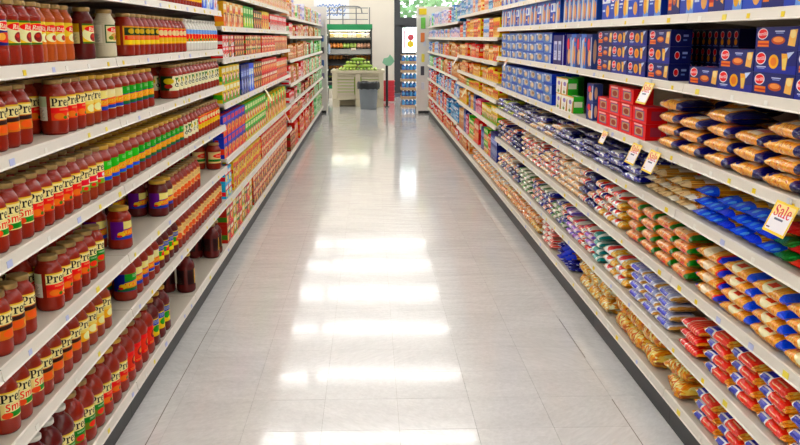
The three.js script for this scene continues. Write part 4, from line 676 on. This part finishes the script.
// ---------------------------------------------------------------- sale cards clipped to the rails
{
  const [c, g] = canvas(256, 192);
  rect(g, 0, 0, 256, 192, '#f5cf0c'); rect(g, 16, 14, 224, 162, '#f3eef4'); poly(g, [[16, 14], [240, 14], [240, 60], [16, 84]], '#f9dc8a');
  word(g, 'Sale', 126, 56, 92, '#e0203c', 'bold ~px serif'); rect(g, 66, 98, 100, 12, '#5c5c78'); rect(g, 24, 158, 40, 8, '#7a3a4a');
  const mat = std(0xffffff, 0.5, { map: texOf(c) });
  const paper = box(0.128, 0.092, 0.0012, 0, -0.046, 0), clip = box(0.02, 0.022, 0.006, 0, 0.004, -0.002), clear = std(0xd8dade, 0.3);
  const cards = [[5, 650, 'over red boxes', 1], [4, 606, 'over navy packs beside cream boxes', 0.7], [4, 638, 'over navy packs below red boxes', 1], [4, 656, 'over navy packs beside gold bags', 1], [4, 788, 'over green and blue long bags', 1], [5, 507, 'over long pale blue boxes', 0.7]];
  for (const [k, px, where, s] of cards) {
    const y = R_NEAR[k] - 0.012, z = zAt(px, XR - 0.02, y);
    const t = thing('sale_card', `white sale card with yellow border hanging from rail ${where}`, 'sale sign', [XR - 0.019, y, z], -Math.PI / 2);
    const p = mesh('card', paper, mat, t); p.rotation.x = -0.42; p.scale.setScalar(s); mesh('clip', clip, clear, t);
  }
  const ribbons = [['left', 3, 263, 0xf2efc4, 'cream'], ['right', 3, 468, 0xf0eec0, 'cream'], ['right', 2, 442, 0xd8303a, 'red'], ['right', 5, 459, 0xf4f4f0, 'white'], ['left', 2, 283, 0xe8b2a8, 'pink']];
  for (const [side, k, px, col, name] of ribbons) {
    const f = frontOf[side], z0 = zAt(px, f, 1), H = bayHeights(side, z0), y = H[k] - 0.014, z = zAt(px, f, y);
    const m = single('shelf_talker', box(0.11, 0.13, 0.0015, 0, -0.065, 0), std(col, 0.5), `${name} paper card sticking out from ${shelfName[side][k]}`, 'price card', [f - inward[side] * 0.013, y, z], sideTurn[side]); m.rotation.order = 'YXZ'; m.rotation.x = -0.5;
  }
}
// ---------------------------------------------------------------- the end of the aisle
const whiteMetal = std(new THREE.Color().setRGB(0.78, 0.76, 0.72), 0.4);
const packMats = [0xf2d21c, 0x6cc04a, 0xe8823a, 0xf4e04a, 0xd8dce8, 0x4a72b0, 0x8a7aa0, 0x3a3a48].map(c => std(c, 0.4));
function endDisplay(label, x0, x1, z, packs, sideLook) {
  const g = thing('end_display', label, 'shelving', [(x0 + x1) / 2, 0, z]);
  const w = x1 - x0;
  mesh('back_panel', box(w, 2.05, 0.03, 0, 1.075, 0), whiteMetal, g);
  mesh('kick_base', box(w, 0.12, 0.4, 0, 0.06, -0.22), kickPaint, g);
  for (const s of [-1, 1]) mesh('upright', box(0.035, 2.1, 0.05, s * (w / 2 - 0.0175), 1.05, 0.0375), whiteMetal, g);
  for (const y of [0.14, 0.5, 0.85, 1.2, 1.55, 1.9]) mesh('shelf', box(w, 0.03, 0.4, 0, y, -0.22), whiteMetal, g);
  packs.forEach(([x, y, ww, h, m, look]) => { const p = single('hanging_packet', rbox(ww, h, 0.025, 0.008), packMats[m], `${look} packet hanging on the ${sideLook} end display`, 'packet', [x, y, z + 0.03]); });
}
endDisplay('white end display behind the sauce shelving run', -1.75, -0.85, L_END - 0.08, [[-0.94, 1.75, 0.05, 0.1, 4, 'pale grey'], [-0.94, 1.48, 0.05, 0.12, 5, 'topmost blue'], [-0.94, 1.25, 0.05, 0.12, 7, 'dark'], [-0.94, 1.0, 0.05, 0.12, 5, 'lower blue'], [-0.94, 0.75, 0.05, 0.1, 6, 'purple']], 'sauce');
endDisplay('white end display behind the pasta shelving run', 0.93, 1.83, R_END - 0.08, [[1.052, 2.0, 0.15, 0.12, 0, 'bright yellow'], [1.06, 1.78, 0.09, 0.22, 1, 'green'], [1.05, 1.5, 0.08, 0.18, 2, 'orange'], [1.09, 1.38, 0.05, 0.1, 4, 'white'], [1.06, 1.1, 0.06, 0.16, 3, 'pale yellow'], [1.05, 0.85, 0.07, 0.18, 7, 'dark'], [1.06, 0.55, 0.06, 0.14, 4, 'pale grey']], 'pasta');
single('hanging_bag', bagGeo(0.22, 0.2, 0.06, 'purplewhite', 1, 1.2), std(0xb9cdea, 0.4), 'pale blue plastic bag hanging beside the sauce end display', 'bag', [-0.79, 1.28, L_END - 0.08], 0).rotation.z = Math.PI / 2;

// pallet bin of corn
{
  const beige = std(new THREE.Color().setRGB(0.62, 0.56, 0.40), 0.6), [x0, x1, zf, zb, h] = [-0.83, 0.3, -19.62, -20.72, 0.79], cx = (x0 + x1) / 2, w = x1 - x0, d = zf - zb;
  const g = thing('pallet_bin', 'beige slatted pallet bin filled with green corn', 'produce bin', [cx, 0, (zf + zb) / 2]);
  const wall = (n, ww, hh, dd, x, y, z) => mesh(n, rbox(ww, hh, dd, 0.012, x, y, z), beige, g);
  for (const x of [-w / 2 + 0.06, 0, w / 2 - 0.06]) wall('front_post', 0.11, h - 0.2, 0.045, x, 0.17 + (h - 0.2) / 2, d / 2 - 0.0225);
  wall('front_board', w, 0.12, 0.04, 0, 0.21, d / 2 - 0.055); wall('front_board', w - 0.04, 0.1, 0.03, 0, h - 0.09, d / 2 - 0.06);
  wall('back_wall', w, h - 0.16, 0.04, 0, 0.16 + (h - 0.16) / 2, -d / 2 + 0.02);
  wall('side_wall', 0.04, h - 0.16, d - 0.085, -w / 2 + 0.02, 0.16 + (h - 0.16) / 2, 0); wall('side_wall', 0.04, h - 0.16, d - 0.085, w / 2 - 0.02, 0.16 + (h - 0.16) / 2, 0);
  mesh('bin_floor', box(w - 0.09, 0.04, d - 0.09, 0, 0.2, 0), beige, g);
  for (const x of [-w / 2 + 0.08, 0.02, w / 2 - 0.08]) for (const z of [-d / 2 + 0.1, d / 2 - 0.1]) mesh('foot', box(0.15, 0.16, 0.18, x, 0.08, z), beige, g);
  for (let k = 0; k < 6; k++) for (const s of [-1, 1]) mesh('slat', rbox(0.405, 0.048, 0.02, 0.005, s * 0.2825, 0.295 + k * 0.066, d / 2 - 0.02), beige, g);
  mesh('pallet_block', box(w - 0.1, 0.15, 0.25, 0, 0.08, -0.1), beige, g);
  mesh('rim', merged([box(w + 0.03, 0.05, 0.05, 0, h - 0.02, d / 2), box(w + 0.03, 0.05, 0.05, 0, h - 0.02, -d / 2), box(0.05, 0.05, d - 0.06, -w / 2, h - 0.02, 0), box(0.05, 0.05, d - 0.06, w / 2, h - 0.02, 0)]), beige, g);
  const ear = lathe([[0.006, -0.15], [0.014, -0.13], [0.03, -0.1], [0.034, -0.03], [0.03, 0.05], [0.019, 0.1], [0.008, 0.14], [0.002, 0.17]], 9); ear.rotateZ(Math.PI / 2);
  const husks = [[0.46, 0.62, 0.10], [0.34, 0.52, 0.07], [0.60, 0.70, 0.20], [0.26, 0.44, 0.06]].map(c => std(new THREE.Color().setRGB(...c), 0.6));
  [[12, 3], [11, 3], [9, 2], [7, 2], [4, 1]].forEach(([n, m], layer) => { for (let i = 0; i < n; i++) for (let k = 0; k < m; k++) {
    const across = (i - (n - 1) / 2) * 0.078, along = (k - (m - 1) / 2) * 0.335 + rnd(-0.004, 0.004), turned = layer % 2;
    single('corn_ear', ear, husks[Math.floor(rng() * 4)], 'green husked ear of corn heaped in the beige bin', 'corn', [cx + (turned ? across : along), 0.742 + layer * 0.0695, (zf + zb) / 2 + (turned ? along : across)], (turned ? Math.PI / 2 : 0) + rnd(-0.06, 0.06) + (rng() < 0.5 ? Math.PI : 0), 'corn ears in the beige bin');
  } });
  mesh('corn_bed', box(w - 0.09, 0.46, d - 0.26, 0, 0.465, -0.04), husks[1], g);
}
// bin for rubbish with a black liner
{
  const g = thing('trash_can', 'grey plastic trash can with black bag liner beside the corn', 'trash can', [-0.035, 0, -19.05]);
  mesh('can_body', lathe([[0, 0], [0.165, 0], [0.172, 0.01], [0.205, 0.54], [0.215, 0.545], [0.215, 0.56], [0.195, 0.56], [0.165, 0.03], [0, 0.03]], 24), std(new THREE.Color().setRGB(0.19, 0.22, 0.25), 0.55), g);
  const liner = lathe([[0.15, 0.2], [0.188, 0.5], [0.2, 0.57], [0.222, 0.575], [0.236, 0.55], [0.238, 0.48], [0.23, 0.43]], 40), p = liner.attributes.position;
  for (let i = 0; i < p.count; i++) { const a = Math.atan2(p.getZ(i), p.getX(i)), y = p.getY(i), s = 1 + (y > 0.42 && Math.hypot(p.getX(i), p.getZ(i)) > 0.21 ? 0.05 * noise.noise(Math.cos(a) * 4, y * 30, Math.sin(a) * 4) + 0.03 : 0); p.setXYZ(i, p.getX(i) * s, y + 0.03 * noise.noise(Math.cos(a) * 3 + 5, y * 9, Math.sin(a) * 3), p.getZ(i) * s); }
  liner.computeVertexNormals(); mesh('bag_liner', liner, std(new THREE.Color().setRGB(0.012, 0.014, 0.018), 0.35), g);
}
// produce bag post
{
  const g = thing('produce_post', 'black post with green leaf shaped sign on top', 'post', [0.37, 0, -19.62]);
  const black = std(new THREE.Color().setRGB(0.012, 0.012, 0.014), 0.5);
  mesh('pole', cyl(0.028, 0.028, 0.9, 12, 0, 0.45, 0), black, g); mesh('base_plate', cyl(0.05, 0.06, 0.02, 20, 0, 0.01, 0), black, g);
  const s = new THREE.Shape(); [[-0.1, 0.0], [-0.07, 0.09], [0.02, 0.11], [0.06, 0.17], [0.12, 0.1], [0.15, 0.03], [0.08, -0.05], [0, -0.07]].forEach(([x, y], i) => i ? s.lineTo(x, y) : s.moveTo(x, y));
  const sg = new THREE.ExtrudeGeometry(s, { depth: 0.02, bevelEnabled: true, bevelSize: 0.006, bevelThickness: 0.004, bevelSegments: 1 }); sg.translate(0.01, 0.96, -0.01); mesh('leaf_sign', sg, std(new THREE.Color().setRGB(0.22, 0.48, 0.30), 0.5), g);
}
// red baskets behind the post
for (let i = 0; i < 4; i++) {
  const g = thing('shopping_basket', 'red plastic shopping basket in a nested stack by the post', 'basket', [0.34, 0.02 + i * 0.12, -21.2], 0, 'red shopping baskets in a stack');
  const red = g.userData.mat = std(new THREE.Color().setRGB(0.62, 0.03, 0.05), 0.4); delete g.userData.mat;
  mesh('tray', merged([box(0.44, 0.015, 0.3, 0, 0.008, 0), box(0.46, 0.1, 0.012, 0, 0.06, 0.15), box(0.46, 0.1, 0.012, 0, 0.06, -0.15), box(0.012, 0.1, 0.29, 0.225, 0.06, 0), box(0.012, 0.1, 0.29, -0.225, 0.06, 0)]), red, g);
  mesh('rim', merged([box(0.5, 0.015, 0.02, 0, 0.11, 0.16), box(0.5, 0.015, 0.02, 0, 0.11, -0.16), box(0.02, 0.015, 0.3, 0.24, 0.11, 0), box(0.02, 0.015, 0.3, -0.24, 0.11, 0)]), red, g);
}
// drinking water display
{
  const card = std(new THREE.Color().setRGB(0.50, 0.34, 0.20), 0.8), film = std(new THREE.Color().setRGB(0.02, 0.14, 0.55), 0.25, { clearcoat: 0.8 }), pale = std(new THREE.Color().setRGB(0.06, 0.32, 0.72), 0.2, { clearcoat: 1 }), capM = std(0xeef2f6, 0.4), teal = std(new THREE.Color().setRGB(0.05, 0.40, 0.30), 0.3);
  const bottle = lathe([[0, 0], [0.034, 0.002], [0.036, 0.012], [0.036, 0.05], [0.033, 0.056], [0.036, 0.062], [0.036, 0.115], [0.026, 0.135], [0.013, 0.15], [0, 0.15]], 12), band = new THREE.CylinderGeometry(0.0368, 0.0368, 0.045, 12, 1, true), cap = cyl(0.014, 0.014, 0.014, 10, 0, 0.157, 0);
  for (let k = 0; k < 6; k++) {
    const g = thing('water_case', ['bottom', 'second', 'third', 'fourth', 'fifth', 'topmost'][k] + ' case of blue water bottles in stack by the door', 'bottled water', [0.86, k * 0.19, -19.78], 0, 'stacked water cases');
    mesh('cardboard_tray', merged([box(0.37, 0.006, 0.33, 0, 0.003, 0), box(0.37, 0.045, 0.006, 0, 0.0225, 0.165), box(0.37, 0.045, 0.006, 0, 0.0225, -0.165), box(0.006, 0.045, 0.33, 0.185, 0.0225, 0), box(0.006, 0.045, 0.33, -0.185, 0.0225, 0)]), card, g);
    for (let i = 0; i < 4; i++) for (let j = 0; j < 4; j++) {
      const b = mesh('bottle', bottle, k === 5 && i === 1 ? teal : (i + j + k) % 3 ? film : pale, g); b.position.set(-0.126 + i * 0.084, 0.0065, -0.115 + j * 0.077);
      mesh('bottle_cap', cap, capM, b); const bd = mesh('bottle_band', band, pale, b); bd.position.y = 0.088;
    }
    mesh('slip_sheet', box(0.37, 0.008, 0.33, 0, 0.178, 0), card, g);
  }
}
// produce rack against the back wall
{
  const dark = std(new THREE.Color().setRGB(0.03, 0.032, 0.035), 0.5), green = std(new THREE.Color().setRGB(0.01, 0.30, 0.10), 0.5), ivory = std(new THREE.Color().setRGB(0.75, 0.70, 0.58), 0.5);
  const x0 = -1.08, x1 = 0.06, w = x1 - x0, cx = (x0 + x1) / 2, zf = -22.55, zb = -23.75, dp = zf - zb;
  const g = thing('produce_rack', 'dark tiered produce rack with green canopy and wire baskets', 'produce rack', [cx, 0, (zf + zb) / 2]);
  mesh('back_board', box(w, 1.75, 0.03, 0, 0.875, -dp / 2 + 0.015), dark, g);
  for (const s of [-1, 1]) mesh('side_panel', box(0.03, 1.72, dp - 0.04, s * (w / 2 - 0.015), 0.86, 0.02), dark, g);
  mesh('canopy', box(w + 0.02, 0.15, 0.4, 0, 1.755, -0.1), green, g);
  mesh('base_cabinet', box(w - 0.07, 0.42, dp - 0.1, 0, 0.21, 0), ivory, g); mesh('base_stripe', box(w - 0.08, 0.13, 0.012, 0, 0.30, dp / 2 - 0.043), green, g);
  const tiers = [[0.58, 0.36], [0.80, 0.27], [1.03, 0.18], [1.27, 0.09]];
  tiers.forEach(([y, z]) => { const t = mesh('tier', box(w - 0.07, 0.025, 0.42, 0, y - 0.05, z), dark, g); t.rotation.x = 0.3; mesh('tier_lip', box(w - 0.07, 0.06, 0.014, 0, 0.01, 0.217), dark, t); });
  mesh('ledge', box(w - 0.07, 0.025, 0.3, 0, 1.485, -0.08), ivory, g); mesh('ledge_front', box(w - 0.07, 0.05, 0.012, 0, 1.468, 0.077), std(new THREE.Color().setRGB(0.12, 0.14, 0.13), 0.5), g);
  mesh('price_sign', box(0.12, 0.07, 0.006, 0.1, 1.2, 0.33), std(0xf6ead0, 0.5), g);
  const wire = std(new THREE.Color().setRGB(0.25, 0.25, 0.26), 0.4, { metalness: 0.7 });
  for (let i = 0; i < 4; i++) { const x = -w / 2 + 0.06 + i * 0.34; mesh('wire_post', cyl(0.014, 0.014, 0.42, 8, x, 2.04, -0.1), wire, g); }
  for (const y of [1.95, 2.1, 2.235]) mesh('wire_rail', (() => { const t = cyl(0.01, 0.01, 1.04, 8); t.rotateZ(Math.PI / 2); t.translate(-0.05, y, -0.1); return t; })(), wire, g);
  mesh('wire_hoop', tube([[-0.32, 2.1, -0.1], [-0.28, 2.24, -0.06], [0, 2.27, 0.0], [0.28, 2.24, -0.06], [0.32, 2.1, -0.1]], 0.016, 20, 6), wire, g);
  const strip = mesh('canopy_lamp', box(w - 0.1, 0.02, 0.05, 0, 1.668, 0.03), new THREE.MeshStandardMaterial({ color: 0xffffff, emissive: new THREE.Color(1, 0.95, 0.85), emissiveIntensity: 3 }), g);
  const lamp = new THREE.RectAreaLight(new THREE.Color(1, 0.95, 0.85), 26, w - 0.1, 0.06); lamp.position.set(cx, 1.655, (zf + zb) / 2 + 0.03); lamp.rotation.x = -Math.PI / 2; scene.add(lamp);
  // what lies on the tiers
  const ball = new THREE.SphereGeometry(0.042, 10, 8), kinds = { orange: [0.72, 0.24, 0.03], potato: [0.42, 0.22, 0.09], lime: [0.30, 0.42, 0.06], peach: [0.66, 0.34, 0.20], yellow: [0.78, 0.62, 0.10], brown: [0.22, 0.10, 0.06] };
  const fm = Object.fromEntries(Object.entries(kinds).map(([k, c]) => [k, std(new THREE.Color().setRGB(...c), 0.5)]));
  const plan = [['lime', 'yellow', 'yellow'], ['orange', 'orange', 'peach'], ['orange', 'brown', 'orange'], ['orange', 'lime', 'peach']];
  const tierWord = ['lowest', 'second', 'third', 'topmost'];
  tiers.forEach(([y, z], k) => { for (let r = 0; r < 4; r++) for (let i = 0; i < 12; i++) { if (k === 3 && r === 0) continue; const kind = plan[k][Math.floor(i / 4)]; const dz = 0.15 - r * 0.09; const zz = (zf + zb) / 2 + z + 0.0565 * 0.2955 + dz * 0.955, m = single(kind === 'potato' ? 'potato' : kind + '_fruit', ball, fm[kind], `${kind} coloured round fruit on the ${tierWord[k]} tier of the produce rack`, 'fruit', [x0 + 0.085 + i * 0.088 + rnd(-0.004, 0.004), y + (k === 3 ? 0.006 : 0) - 0.05 + 0.064 * 0.955 - dz * 0.2955, zz], 0, `${kind} fruit on the ${tierWord[k]} tier`); m.scale.y = rnd(0.9, 1); } });
  const loafG = rbox(0.105, 0.11, 0.16, 0.02), lm = [[0.80, 0.62, 0.25], [0.80, 0.72, 0.55], [0.78, 0.66, 0.52]].map(c => std(new THREE.Color().setRGB(...c), 0.4));
  for (let i = 0; i < 9; i++) single('produce_tub', loafG, lm[i % 3], 'pale yellow packed tub on the rack ledge under green canopy', 'tub', [x0 + 0.11 + i * 0.115, 1.5535, (zf + zb) / 2 - 0.04], 0, 'tubs on the rack ledge');
}
// banner high on the back wall, left of the rack's wire baskets
{
  const [c, g] = canvas(512, 384); rect(g, 0, 0, 512, 384, '#f4f6fa'); g.strokeStyle = '#6f9be0'; g.lineWidth = 12;
  for (let r = 0; r < 3; r++) { g.beginPath(); for (let i = 0; i <= 60; i++) { const x = 50 + i * 6.8, y = 200 + r * 60 + Math.sin(i * 0.9 + r) * 14 + Math.sin(i * 0.37) * 8; i ? g.lineTo(x, y) : g.moveTo(x, y); } g.stroke(); }
  single('wall_banner', box(0.95, 0.72, 0.012), std(0xffffff, 0.5, { map: texOf(c) }), 'white paper banner with blue handwriting on the back wall', 'banner', [-1.02, 2.35, ROOM.z0 + 0.02]);
  single('door_sticker', cyl(0.085, 0.085, 0.003, 20).rotateX(Math.PI / 2), std(0xd8505c, 0.5), 'round red sticker on the entrance door glass', 'sticker', [1.12, 1.5, ROOM.z0 - 0.052]);
  single('door_sticker', new THREE.CylinderGeometry(0.1, 0.1, 0.003, 6).rotateX(Math.PI / 2), std(0xf2d81c, 0.5), 'yellow starburst sticker on the entrance door glass', 'sticker', [1.11, 1.32, ROOM.z0 - 0.052]);
  single('door_notice', box(0.035, 0.5, 0.003), std(0xc83a4a, 0.5), 'narrow red notice strip on the entrance door glass', 'notice', [0.94, 1.45, ROOM.z0 - 0.052]);
}
// ---------------------------------------------------------------- outside the door
single('car_park', box(60, 0.2, 40, 0, -0.12, -45), std(new THREE.Color().setRGB(0.45, 0.45, 0.44), 0.9), 'pale sunlit pavement outside the glass entrance door', 'pavement').userData.kind = 'structure';
const barkM = std(new THREE.Color().setRGB(0.12, 0.08, 0.05), 0.9), leafM = [[0.14, 0.32, 0.12], [0.22, 0.42, 0.18]].map(c => new THREE.MeshPhysicalMaterial({ color: new THREE.Color().setRGB(...c), roughness: 0.7 }));
for (const [x, z, s, k] of [[0.9, -38, 1.0, 0], [3.6, -36, 0.9, 1], [6.6, -41, 1.2, 0], [-2.5, -40, 1.1, 1]]) {
  const t = thing('street_tree', ['broad dark green leafy tree', 'slender light green leafy tree', 'tall dark leafy tree', 'spreading light leafy tree'][[0.9, 3.6, 6.6, -2.5].indexOf(x)] + ' across the car park outside', 'tree', [x, 0, z], s, 'trees outside the door');
  mesh('trunk', cyl(0.12 * s, 0.2 * s, 2.4 * s, 9, 0, 1.18 * s, 0), barkM, t);
  const lumps = []; for (let i = 0; i < 340; i++) { const a = rnd(0, 6.28), b = Math.acos(rnd(-1, 1)), r = rnd(0.5, 1) * 1.7 * s, q = new THREE.PlaneGeometry(0.26, 0.2, 1, 1); q.rotateX(rnd(0, 3)); q.rotateY(rnd(0, 6)); q.translate(Math.sin(b) * Math.cos(a) * r, 3.1 * s + Math.cos(b) * r * 0.9, Math.sin(b) * Math.sin(a) * r); lumps.push(q); }
  const c = mesh('crown', merged(lumps), leafM[k], t); c.material.side = THREE.DoubleSide; c.userData.kind = 'stuff';
}
renderer.render(scene, camera);
